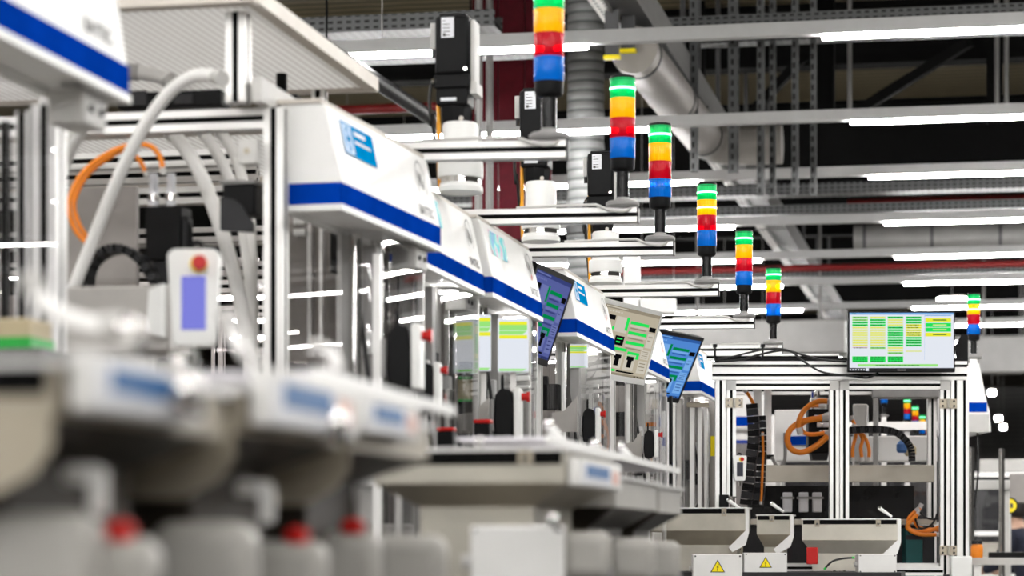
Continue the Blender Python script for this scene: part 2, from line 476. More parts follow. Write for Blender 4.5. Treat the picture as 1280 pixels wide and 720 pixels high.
# dark roof girders across the hall
gird = [20.2, 23.4, 28.6, 33.5, 40.0, 47.0, 55.0]
desc = ['behind the slotted hanger rails', 'above the second light row', 'closing the lit roof bay', 'behind the round duct',
        'in the deep background', 'in the far background', 'farthest from the camera']
DP = [.35, .55, 1.25, .9, .55, .55, .55]
for i, y in enumerate(gird):
    g = thing('roof_girder', 'dark steel roof girder across the hall, ' + desc[i], 'girder', (0, y, ZC - .8))
    P(MB().box(X0 + .1, X1 - .1, y - .15, y + .15, ZC - .06, ZC), 'flange', 'roof_dark', g, True)
    P(MB().box(X0 + .1, X1 - .1, y - .03, y + .03, ZC - DP[i], ZC - .06), 'web', 'roof_dark', g, True)
    P(MB().box(X0 + .1, X1 - .1, y - .15, y + .15, ZC - DP[i] - .05, ZC - DP[i]), 'flange', 'roof_dark', g, True)

# ------------------------------------------------------------------ ceiling light rows
ZL = H + 3.0
rows = [14.44, 17.42, 20.06, 22.98, 25.75, 28.40, 31.40, 34.0, 36.9, 39.8, 42.7]
segsR = [(-.985, 1.35), (1.42, 4.2), (4.27, 7.0)]
segsL = [(-4.9, -2.41), (-7.7, -5.2), (-11.0, -8.2)]
def light_row(y, sl, label, group=None):
    t = thing('ceiling_light_row', label, 'light', (0, y, ZL), 0, group)
    P(MB().box(-12, 7.6, -.04, .04, .035, .115), 'trunking', 'trunk', t)
    for a, b in segsR + sl:
        q = MB().prism([(-.020, .034), (-.020, .016), (-.011, .006), (.011, .006), (.020, .016), (.020, .034)], lambda p, z, x: (x, p, z), a, b)
        P(q, 'led_strip', 'led', t)
    r = MB()
    for x in (-10.5, -7, -3.7, .5, 3.5, 6.5):
        r.cyl((x, 0, .115), (x, 0, ZC - ZL - .002), .004, n=6)
    o = P(r, 'suspension_wire', 'aluminium_dark', t)
    return t
for i, y in enumerate(rows):
    light_row(y, segsL, 'white LED light row under the roof, %s counted down from the top edge' % (ORD[i] if i else 'first'))
for y, sl in [(11.6, segsL), (8.75, segsL)] + [(5.9 - 2.9 * k, segsL if k < 5 else segsL[:1]) for k in range(7)] + [(-16.2, [(-12, -6.8), (-4.9, -2.41)]), (-18.7, [(-8.3, -2.41)]), (-23.6, [(-12, -9.2)]), (-26.2, [(-12, -7.4)])]:
    light_row(y, sl, 'LED light row outside the photo, mirrored as white streaks in the clear guards', 'light rows outside the photo')

# ------------------------------------------------------------------ overhead trays, ducts, pipes
def tray(name, label, p0, p1, wd, ht, m_='slots_x', rungs=True):
    """perforated cable tray along X: base and two side flanges"""
    t = thing(name, label, 'cable tray', ((p0[0] + p1[0]) / 2, p0[1], p0[2]))
    y, z = p0[1], p0[2]
    P(MB().box(p0[0], p1[0], y - wd / 2, y + wd / 2, z, z + .004), 'tray_base', m_, t, True)
    for s_ in (-1, 1):
        P(MB().box(p0[0], p1[0], y + s_ * wd / 2 - .003, y + s_ * wd / 2 + .003, z, z + ht), 'side_flange', m_, t, True)
    c = MB()
    for k in range(4):
        yy = y - wd * .3 + k * wd * .2
        c.tube([(x, yy + random.uniform(-.01, .01), z + .022 + random.uniform(0, .012)) for x in [p0[0] + (p1[0] - p0[0]) * i / 10 for i in range(11)]], .012, 6)
    P(c, 'cables', ['black_cable'], t, True)
    return t
def zat(py, d): return H + (HY - py) * d / F
tray('cable_tray', 'perforated grey cable tray along the top edge, right of the largest signal tower', (-3.0, 18.3, zat(27, 17.9)), (7, 18.3, 0), .3, .11)
tray('cable_tray', 'perforated grey cable tray just above the first light row, right half of the photo', (-2.4, 19.6, zat(42, 19.2)), (7, 19.6, 0), .2, .10)
tray('cable_tray', 'perforated grey cable tray at upper left, behind the black motor of the first press', (-9, 15.6, zat(40, 16)), (-3.2, 15.6, 0), .25, .11)
tray('cable_tray', 'lower perforated grey cable tray at upper left, just above the light row', (-9, 16.4, zat(63, 16.5)), (-3.0, 16.4, 0), .2, .09)
tray('cable_tray', 'long perforated grey cable tray below the third light row', (-6, 24.0, zat(241, 23.7)), (8, 24, 0), .3, .10)
tray('cable_tray', 'long perforated grey cable tray just above the fourth light row', (-6, 24.9, zat(264, 24.5)), (8, 24.9, 0), .25, .09)
tray('cable_tray', 'thin perforated tray low in the background behind the fifth light row', (-6, 30.0, zat(343, 29.5)), (8, 30, 0), .3, .10)

# big cable channel running along the row, seen diagonally from below
t = thing('cable_channel', 'large perforated grey steel channel running diagonally down from the top of the photo', 'cable channel', (-2.52, 25, H + 3.62))
x0 = -2.52; z0 = H + 3.62
P(MB().box(x0, x0 + .24, 12.5, 40, z0, z0 + .006), 'channel_base', 'galv', t, True)
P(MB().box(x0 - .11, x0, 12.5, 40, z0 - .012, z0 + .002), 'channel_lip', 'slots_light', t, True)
P(MB().box(x0, x0 + .006, 12.5, 40, z0 - .03, z0 + .16), 'channel_side', 'galv_light', t, True)
P(MB().box(x0 + .234, x0 + .24, 12.5, 40, z0 - .05, z0 + .16), 'channel_side', 'galv_light', t, True)
for y in [14.4 + 2.6 * k for k in range(10)]:
    P(MB().box(x0 - .12, x0 + .25, y, y + .05, z0 - .052, z0 - .04).box(x0 + .02, x0 + .06, y, y + .05, z0, ZC), 'bracket', 'galv', t, True)
# round white duct with an elbow
t = thing('round_duct', 'round pale duct slanting down behind the second signal tower and turning right at an elbow', 'duct', (-2.75, 18.5, H + 3.2))
a = at(792, 62, 16.6); e = at(880, 172, 20.2)
P(MB().cyl(a, e, .165, n=28), 'straight_duct', 'duct_white', t, True)
fwd = (e - a).normalized()
P(MB().tube(smoothpath([e, e + fwd * .15 + Vector((.02, 0, 0)), e + fwd * .32 + Vector((.16, 0, -.02)), e + fwd * .36 + Vector((.5, 0, -.02))]), .165, 24), 'elbow', 'duct_white', t, True)
P(MB().cyl(e + fwd * .36 + Vector((.5, 0, -.02)), e + fwd * .36 + Vector((.62, 0, -.02)), .165, n=24), 'straight_duct', 'duct_white', t, True)
for f_ in (.05, .52, .97):
    p = a.lerp(e, f_); P(MB().cyl(p - fwd * .02, p + fwd * .02, .173, n=28), 'joint_ring', 'galv', t, True)
for (px, py, d) in ((785, 66, 16.5), (765, 74, 16.3), (801, 93, 17.2), (869, 171, 19.4)):
    c = at(px, py, d)
    k = thing('duct_hanger', 'grey strap hanger with a yellow edge guard, %s' % {785: 'highest beside the channel', 765: 'left of the duct', 801: 'over the middle of the duct', 869: 'above the elbow'}[px], 'hanger', c)
    P(MB().box(-.045, .045, -.02, .02, .02, ZC - c.z - .01), 'strap', 'galv', k)
    P(MB().box(-.055, .055, -.03, .03, 0, .025), 'edge_guard', 'warning_yellow', k)

# vertical spiral duct
p = at(732, 330, 18.4)
t = thing('spiral_duct', 'vertical ribbed spiral duct behind the first two signal towers', 'duct', (p.x, p.y, 2.4))
prof_ = []
for i in range(62):
    z = i * (ZC - 2.4 - .02) / 61
    prof_.append((.145 if i % 2 else .138, z))
P(MB().lathe(prof_, (0, 0, 0), 28), 'duct_body', 'spiral', t)
P(MB().lathe([(.15, 1.30), (.158, 1.31), (.158, 1.36), (.15, 1.37)], (0, 0, 0), 28), 'joint_ring', 'galv', t)
P(MB().lathe([(.13, 0), (.15, 0), (.15, .04), (.13, .04)], (0, 0, 0), 28), 'end_collar', 'galv', t)

# horizontal spiral duct far right
p = at(1180, 297, 27.0)
t = thing('spiral_duct', 'long horizontal grey spiral duct between the fourth and fifth light rows at right', 'duct', p)
P(MB().cyl((-1.0, 0, 0), (5, 0, 0), .17, n=24), 'duct_body', 'galv_light', t)
for k in range(7):
    P(MB().cyl((-.9 + k * .75, 0, 0), (-.86 + k * .75, 0, 0), .178, n=24), 'joint_ring', 'galv', t)

# slotted hanger rails
hang = [(917, 19.0, 56, 216, .085), (868, 18.6, 30, 215, .06), (951, 19.2, 60, 245, .06), (966, 19.5, 62, 245, .05), (994, 19.2, 58, 245, .055), (1017, 19.4, 62, 245, .05)]
dsc = ['widest, right of the diagonal channel', 'beside the diagonal channel, leftmost of the set', 'third from the left', 'fourth from the left', 'fifth from the left', 'rightmost, beside the black column']
for (px, d, ya, yb, wd), q in zip(hang, dsc):
    a = at(px, yb, d)
    solo(MB().box(a.x - wd / 2, a.x + wd / 2, a.y - .02, a.y + .02, a.z, ZC - .002), 'hanger_rail', 'slots_z', 'slotted grey hanger rail dropping from the roof, ' + q, 'hanger rail', 'slotted hanger rails')
# columns and braces behind the first two light rows
def col(px0, px1, d, name, m_, label, cat, z0=None):
    c = at((px0 + px1) / 2, 400, d); wd = (px1 - px0) * d / F
    t = thing(name, label, cat, (c.x, c.y, z0 or 0))
    zz = ZC - .02 - (z0 or 0)
    P(MB().box(-wd / 2, wd / 2, -.008, .008, 0, zz), 'web', m_, t)
    for s_ in (-1, 1): P(MB().box(s_ * wd / 2 - .008, s_ * wd / 2 + .008, -.09, .09, 0, zz), 'flange', m_, t)
    return t
col(1022, 1042, 22.2, 'steel_column', 'roof_dark', 'black steel column left of the lit roof bay at upper right', 'column', H + 3.92)
col(1234, 1252, 22.4, 'steel_column', 'roof_dark', 'black steel column right of the lit roof bay, near the right edge', 'column', H + 3.92)
col(866, 880, 23.0, 'steel_column', 'roof_dark', 'black steel column behind the slotted hanger rails', 'column', H + 3.92)
b0, b1 = at(1068, 142, 22.8), at(1212, 52, 22.0)
solo(MB().bar(b0, b1, .09, .13, (0, 1, 0)), 'diagonal_brace', 'roof_dark', 'black diagonal brace crossing the lit beige roof bay at upper right', 'brace')
b0, b1 = at(945, 135, 22.9), at(1004, 72, 22.2)
solo(MB().bar(b0, b1, .08, .11, (0, 1, 0)), 'diagonal_brace', 'roof_dark', 'short black diagonal brace behind the slotted hanger rails', 'brace')
for (px, d) in ((1246, 21.4), (1258, 21.7), (1062, 21.2)):
    c = at(px, 136, d)
    solo(MB().cyl((c.x, c.y, c.z), (c.x, c.y, ZC - .002), .022, n=10), 'conduit_pipe', 'galv_light', 'thin vertical conduit %s' % {1246: 'left of the pair by the right-hand black column', 1258: 'right of the pair by the right-hand black column', 1062: 'beside the left-hand black column'}[px], 'pipe')
# red sprinkler pipes, dark red panel, black pipe; the short red piece imitates a reflection
for (py, d, xa, xb, r, q) in ((17, 19.0, -1.2, 6, .035, 'under the tray at the top edge'), (250, 25.4, -1.5, 6, .05, 'between the two trays below the third light row'), (330, 28.9, -5, 6, .04, 'behind the fifth light row'), (108, 19.6, -5.6, -4.6, .04, 'short piece imitating a red reflection at upper left beside the first press')):
    z = zat(py, d); y = d / CS
    solo(MB().cyl((xa, y, z), (xb, y, z), r, n=12), 'sprinkler_pipe', 'red_pipe', 'dark red sprinkler pipe, ' + q, 'pipe')
c = at(640, 150, 19.0)
t = thing('red_cladding', 'dark red cladding panel hanging behind the presses, left of the spiral duct', 'panel', (c.x, c.y, zat(300, 19)))
z0 = zat(300, 19)
for i in range(3):
    P(MB().box(-.32 + i * .215, -.32 + i * .215 + .208, -.02, .02, 0, ZC - z0 - .01), 'panel', 'red_dark', t, bevel=.004)
b0, b1 = at(380, 42, 13.6), at(606, 192, 17.6)
solo(MB().cyl(b0, b1, .05, n=14).cyl(b0.lerp(b1, .1), (*b0.lerp(b1, .1).xy, ZC - .01), .008, n=6).cyl(b0.lerp(b1, .9), (*b0.lerp(b1, .9).xy, ZC - .01), .008, n=6), 'black_pipe', 'black', 'thick black pipe slanting down behind the roof panel at upper left', 'pipe')
for (px, d) in ((598, 16.2), (612, 16.6)):
    c = at(px, 330, d)
    solo(MB().cyl((c.x, c.y, c.z), (c.x, c.y, ZC - .002), .025, n=10), 'conduit_pipe', 'galv_light', 'vertical grey conduit %s the motor of the first press' % {598: 'just right of', 612: 'farther right of'}[px], 'pipe')
# high bay lamps
for (px, py, d, q) in ((1190, 376, 40, 'between two light rows above the wide monitor'), (1240, 491, 52, 'far down the hall at right, highest of three'), (1248, 523, 58, 'far down the hall at right, middle of three'), (1254, 534, 62, 'far down the hall at right, lowest of three')):
    c = at(px, py, d); k = 1 if d < 45 else .30
    t = thing('high_bay_lamp', 'short pill shaped glowing lamp ' + q, 'lamp', c)
    P(MB().tube([(-.24 * k, 0, 0), (-.235 * k, 0, 0), (-.2 * k, 0, 0), (.2 * k, 0, 0), (.235 * k, 0, 0), (.24 * k, 0, 0)], [.02, .045, .055, .055, .045, .02], 14), 'diffuser', 'led', t)
    P(MB().box(-.2 * k, .2 * k, -.04, .04, .058, .09).cyl((0, 0, .09), (0, 0, ZC - c.z - .002), .006, n=6), 'housing', 'trunk', t)
# pale gantry ducts low in the background
for (px0, px1, py, d, th, q) in ((840, 1060, 425, 30, .42, 'right of the monitors'), (1200, 1330, 445, 33, .5, 'behind the small tower at the right edge')):
    a, b = at(px0, py, d), at(px1, py, d)
    solo(MB().box(a.x, b.x, a.y - .2, a.y + .2, a.z - th / 2, a.z + th / 2).box(a.x + .3, a.x + .34, a.y - .02, a.y + .02, a.z + th / 2, ZC - .01).box(b.x - .34, b.x - .3, a.y - .02, a.y + .02, a.z + th / 2, ZC - .01), 'air_duct', 'galv_light', 'wide pale rectangular air duct in the background, ' + q, 'duct', bevel=.02)
t = thing('white_tube_frame', 'square white tube frame of a far machine behind the signal booms', 'tube frame', (at(790, 372, 14.3).x, at(790, 372, 14.3).y, 0))
a, b, c = at(790, 305, 14.3), at(845, 383, 14.3), at(790, 383, 14.3)
P(MB().bar((a.x, a.y, 0), a, .09, .09), 'upright', 'white_paint', t, True, bevel=.01)
P(MB().bar(c + Vector((.045, 0, 0)), b, .09, .09), 'cross_tube', 'white_paint', t, True, bevel=.01)

# ================================================================== THE MACHINE ROW
XH = -1.281                     # aisle face of the hoods
ZA = H + .89                    # signal arms
ZH = H + .653                   # underside of the hoods
HRZ = [0, math.radians(-3.1), 0, 0, 0, 0, 0]
XHS = [-1.258, -1.238, -1.318, -1.302, -1.287, -1.287, -1.248]
def yh(d, i=1): return yof(d, XHS[i])
STN = [(2.75, 3.57), (4.71, 5.40), (5.67, 6.36), (6.39, 7.10), (7.60, 8.37), (9.08, 9.80), (10.53, 11.25)]
WHS = [.105, .128, .105, .105, .105, .105, .105]                       # hood depth across the row
hdesc = ['cut by the left edge of the photo', 'above the large clear guard left of centre', 'half hidden behind the nearer hood',
         'with foil sticker, left of the violet screen', 'behind the tilted violet screen', 'behind the beige screen', 'smallest in the row, right of the blue screen']
def make_hood(L, i, label):
    WH = WHS[i]
    t = thing('machine_hood', label, 'machine hood', (XHS[i] - (.013 if i == 1 else 0), yh(STN[i][0], i), ZH), HRZ[i], 'white hoods of the machine row')
    k = .2126 if i else .26
    sec = [(-WH, .011), (0, .011), (0, .056), (-.030, k - .012), (-.036, k - .003), (-.045, k), (-WH, k)]
    P(MB().prism(sec, lambda a, z, y: (a, y, z), 0, L), 'hood_body', 'white_paint', t, bevel=.004)
    s = MB().box(-WH - .0005, .0015, -.0015, 0, .012, .055).box(0, .0015, -.0015, L + .0015, .012, .055).box(-WH - .0005, .0015, L, L + .0015, .012, .055)
    P(s, 'stripe', 'blue_stripe', t, label='blue stripe')
    r = MB().box(-WH, .004, -.004, 0, 0, .012).box(-WH, .004, L, L + .004, 0, .012).box(-.012, .004, 0, L, 0, .012).box(-WH, -WH + .012, 0, L, 0, .012)
    P(r, 'rim', 'white_plastic', t)
    P(MB().box(-WH - .01, -.040, -.006, L + .008, k, k + .008), 'lid', 'lid_beige', t)
    br = P(MB().box(-.075, -.018, L - .13, L - .04, -.05, 0), 'bracket', 'light_grey', t, bevel=.004)
    P(MB().cyl((-.018, L - .105, -.025), (-.014, L - .105, -.025), .006, n=10).cyl((-.018, L - .065, -.025), (-.014, L - .065, -.025), .006, n=10), 'bolt', 'dark_grey', br)
    # slanted face: a runs along the row (left to right for a reader in the aisle), b climbs the slant
    o = Vector((.0008, 0, .056)); a = Vector((0, 1, 0)); b = Vector((-.030, 0, k - .068)).normalized()
    n = Vector((-b.z, 0, b.x)) * -1 if False else Vector((b.z, 0, -b.x)); HT = (k - .068) / b.z
    def sheet(mb, u0, u1, v0, v1, lift=.0008):
        return mb.quad(*(o + a * u + b * v + n * lift for u, v in ((u0, v0), (u1, v0), (u1, v1), (u0, v1))))
    def seg(mb, p, q, wd, lift=.0012):
        p, q = Vector(p), Vector(q); d = (q - p).normalized(); m_ = Vector((-d.y, d.x)) * wd / 2
        return mb.quad(*(o + a * c.x + b * c.y + n * lift for c in (p + m_, q + m_, q - m_, p - m_)))
    # sticker
    u0, u1, v0, v1 = L * .10, L * .40, HT * .47, HT * .93
    foil = i in (2, 3)
    st = P(sheet(MB(), u0, u1, v0, v1), 'sticker', 'hologram' if foil else 'sticker_blue', t, label='holographic foil sticker' if foil else 'blue sticker with pale emblem and text')
    if not foil:
        e = sheet(MB(), u0 + .006, u0 + (u1 - u0) * .30, v0 + .003, v1 - .004, .0012)
        P(e, 'emblem_ground', 'sticker_pale', st)
        em = MB()
        cx = u0 + (u1 - u0) * .17
        pts = [Vector((cx + .012 * math.cos(q), (v0 + v1) / 2 + (v1 - v0) * .36 * math.sin(q))) for q in [math.pi * 2 * j / 16 for j in range(17)]]
        for j in range(16): seg(em, pts[j], pts[j + 1], .006, .0016)
        seg(em, (cx - .010, (v0 + v1) / 2), (cx + .010, (v0 + v1) / 2), .01, .0016)
        P(em, 'emblem', 'sticker_blue', st)
        tx = MB()
        w_ = u1 - u0; h_ = v1 - v0
        seg(tx, (u0 + w_ * .38, v0 + h_ * .78), (u0 + w_ * .74, v0 + h_ * .78), h_ * .13)
        seg(tx, (u0 + w_ * .36, v0 + h_ * .50), (u0 + w_ * .86, v0 + h_ * .50), h_ * .09)
        P(tx, 'text_lines', 'label_white', st)
    # maker's mark and lettering near the far end
    cx = L * .865; lg = MB(); lg.cur = 0
    vv = HT * .62; ry = HT * .30; rx = .036
    for j in range(18):
        q0, q1 = math.radians(-40 + 14.5 * j), math.radians(-40 + 14.5 * (j + 1))
        seg(lg, (cx + rx * math.cos(q0), vv + ry * math.sin(q0)), (cx + rx * math.cos(q1), vv + ry * math.sin(q1)), .003)
    zig = [(-.020, .30), (-.012, -.18), (-.002, .26), (.008, -.28), (.020, .10)]
    for p, q in zip(zig, zig[1:]): seg(lg, (cx + p[0], vv + p[1] * ry * 1.5), (cx + q[0], vv + q[1] * ry * 1.5), .006)
    P(lg, 'maker_mark', 'ink', t)
    if i >= 3: P(seg(MB(), (cx - .005, vv - ry * .75), (cx + .010, vv - ry * .4), .012, .0014), 'mark_accent', 'ink_red', t)
    lt = MB(); text(lt, 'BAYTEC', .030, o + a * cx + b * HT * .14 + n * .0012, a, b, .0006)
    P(lt, 'lettering', 'ink', t)
    return t
for i, (d0, d1) in enumerate(STN):
    make_hood(yh(d1, i) - yh(d0, i), i, 'white machine hood with a blue stripe, ' + hdesc[i])

# ------------------------------------------------------------------ signal arms and towers
ARM = [5.47, 6.56, 7.30, 8.50, 9.78, 11.1]
adesc = ['nearest and longest in view', 'second from the camera', 'third from the camera', 'fourth from the camera', 'fifth from the camera', 'farthest, above the corner of the far enclosure']
tdesc = ['largest, its top cut by the upper edge', 'second from the camera, left of the pale duct', 'third from the camera, before the diagonal channel',
         'fourth from the camera, with its yellow lens lit too', 'fifth from the camera', 'sixth, standing at the far enclosure\'s left corner']
XE = -.942
proto = None
for i, d in enumerate(ARM):
    y = yof(d, -1.1)
    L = .52 if i < 5 else .40
    t = thing('signal_boom', 'slotted aluminium boom carrying a signal tower, ' + adesc[i], 'boom', (XE, y, ZA - .02), math.radians(4.5))
    a, s = profile((-L, 0, .02), (0, 0, .02), .04, .04)
    o = P(a, 'extrusion', 'aluminium', t); P(s, 'slot_strip', 'slot_black', o)
    P(MB().box(0, .005, -.021, .021, -.001, .041), 'end_cap', 'dark_grey', t, bevel=.002, label='dark grey end cap')
    cb = smoothpath([(-.045, -.020, .045), (-.02, -.028, .035), (-.005, -.024, .015), (-.02, -.022, -.005)])
    P(MB().tube([(-.33, -.008, .044), (-.2, -.012, .048), (-.11, -.03, .046)], .004, 8).tube(smoothpath([(-.11, -.03, .046), (-.07, -.032, .030), (-.03, -.030, .028), (-.015, -.02, .045)]), .004, 8), 'cable', 'light_grey', t)
def make_tower(lit_yellow, label):
    t = thing('signal_tower', label, 'signal light', (0, 0, 0), 0, 'signal towers on the machine row')
    P(MB().lathe([(.040, 0), (.046, .006), (.046, .013), (.040, .018), (.022, .020), (.018, .028)]), 'base', 'mid_grey', t)
    P(MB().lathe([(.0175, .02), (.0175, .098), (.020, .100)]), 'pole', 'black_gloss', t)
    P(MB().lathe([(.020, .098), (.031, .104), (.033, .110), (.033, .132), (.0345, .134)]), 'socket', 'black', t)
    z = .134; hh = .054
    for name, m_ in (('blue_lens', 'lens_blue'), ('red_lens', 'lens_red'), ('yellow_lens', 'lens_yellow'), ('green_lens', 'lens_green')):
        ln = P(MB().lathe([(.0335, z), (.0345, z + .002), (.0345, z + hh - .004), (.0335, z + hh - .001)], n=28), name, m_, t, label=name.replace('_', ' '))
        P(MB().lathe([(.012, z), (.012, z + hh)], n=12), 'core', 'white_plastic', ln)
        if name == 'green_lens' or (name == 'yellow_lens' and lit_yellow):
            P(MB().lathe([(.030, z + .024), (.0353, z + .0245), (.0353, z + .0305), (.030, z + .031)], n=24), 'led_ring', 'led_green' if 'green' in name else 'led_yellow', ln, label='glowing light band')
        z += hh
        P(MB().lathe([(.0352, z - .003), (.0355, z - .001), (.0352, z + .001)], n=28), 'seam_ring', m_.replace('lens', 'lens'), t)
    P(MB().lathe([(.0350, z - .004), (.0355, z + .003), (.033, z + .008), (.0, z + .009)]), 'cap', 'black', t)
    return t
tw = make_tower(False, 'signal tower')
tw2 = make_tower(True, 'signal tower')
for i, d in enumerate(ARM):
    y = yof(d, -1.1)
    src = tw2 if i == 3 else tw
    lab = 'green yellow red blue signal tower, ' + tdesc[i]
    x = XE - .040
    if i in (0, 3): o = src; o.location = (x, y - .003, ZA + .02); o['label'] = lab
    else: o = dup(src, (x, y - .003, ZA + .02), 0, lab)

# ------------------------------------------------------------------ servo presses on the hood roofs
pdesc = ['nearest and tallest', 'second, behind the largest signal tower', 'third, behind the second signal tower']
def make_press(label):
    t = thing('servo_press', label, 'servo press', (0, 0, 0), 0, 'servo presses on the hoods')
    P(MB().lathe([(.056, 0), (.056, .012), (.052, .016), (.052, .022)]), 'base_ring', 'white_plastic', t)
    P(MB().lathe([(.050, .022), (.050, .036)]), 'chrome_band', 'chrome', t, label='chrome clamping band')
    P(MB().lathe([(.056, .036), (.057, .040), (.057, .074), (.053, .078), (.047, .082)]), 'flange', 'white_plastic', t)
    c = P(MB().lathe([(.045, .080), (.045, .212), (.042, .218), (.030, .220)], n=32), 'cylinder', 'white_plastic', t)
    P(MB().cyl((.012, -.0445, .178), (.012, -.0462, .178), .006, n=12), 'seal_plug', 'lid_beige', c)
    P(MB().lathe([(.036, .218), (.038, .226), (.040, .250), (.040, .262)], n=8), 'coupling', 'black', t)
    P(MB().box(-.040, .040, -.042, .042, .258, .300), 'gearbox', 'black', t, bevel=.004)
    P(MB().box(-.028, .012, -.0435, -.042, .268, .276), 'name_strip', 'label_white', t)
    P(MB().box(-.046, .046, -.045, .045, .300, .334), 'adapter', 'black', t, bevel=.004)
    mtr = P(MB().box(-.043, .043, -.043, .043, .334, .480), 'motor', 'black', t, bevel=.008)
    P(MB().box(-.034, .034, -.034, .034, .480, .488), 'motor_cap', 'black_gloss', mtr, bevel=.003)
    pl = P(MB().box(-.026, .006, -.0445, -.043, .425, .475), 'type_plate', 'label_white', mtr, label='white type plate with small print')
    q = MB()
    for k in range(5): q.box(-.022, -.022 + (.006 if k == 0 else .018), -.0447, -.0445, .466 - k * .009, .468 - k * .009)
    q.box(-.022, -.014, -.0447, -.0445, .428, .436)
    P(q, 'print', 'ink', mtr)
    r = MB()
    for k in range(9): r.box(.043, .0445, -.036, .036, .345 + k * .014, .352 + k * .014)
    P(r, 'cooling_rib', 'dark_grey', mtr)
    cn = P(MB().box(-.062, -.048, -.012, .012, .405, .470), 'connector', 'light_grey', t, bevel=.002)
    P(MB().box(-.050, -.043, -.01, .01, .41, .46).cyl((-.055, 0, .385), (-.055, 0, .405), .006, n=10), 'connector_foot', 'dark_grey', cn)
    P(MB().cyl((-.048, -.045, .318), (-.040, -.049, .318), .006, n=10).cyl((.036, -.046, .345), (.036, -.049, .345), .005, n=10), 'bolt', 'chrome', t)
    P(MB().box(.045, .056, -.03, .03, .29, .47).box(.045, .062, -.035, .035, .285, .315), 'cooling_plate', 'light_grey', t, bevel=.002)
    P(MB().tube([(-.055, 0, .39), (-.055, -.002, .25), (-.056, .0, .10), (-.056, .02, .01)], .0055, 10), 'power_cable', 'orange_yellow', t, label='orange power cable')
    P(MB().tube(smoothpath([(-.046, -.02, .335), (-.066, -.03, .315), (-.072, -.03, .26), (-.066, -.02, .18), (-.062, .02, .05), (-.06, .03, .01)]), .0045, 8), 'signal_cable', 'black_cable', t)
    return t
zr = H + .653 + .2206 + .0005
pr = make_press('press')
for ch in list(pr.children) + [q for c_ in pr.children for q in c_.children]:      # shorter cylinder, motor set a little to the left
    cyl_ = ch.name.split('.')[0] in ('cylinder', 'seal_plug')
    for v in ch.data.vertices:
        if v.co.z > .205: v.co.z -= .045
        if v.co.z > .158 and not cyl_ and 'cable' not in ch.name: v.co.x -= .013
for i, (d, px) in enumerate(((6.0, 575.5), (6.98, 676), (8.1, 757))):
    p = at(px, 400, d)
    if i == 0: o = pr; o.location = (p.x, p.y, zr)
    else: o = dup(pr, (p.x, p.y, zr))
    o['label'] = 'black motor on white press cylinder above the hoods, ' + pdesc[i]

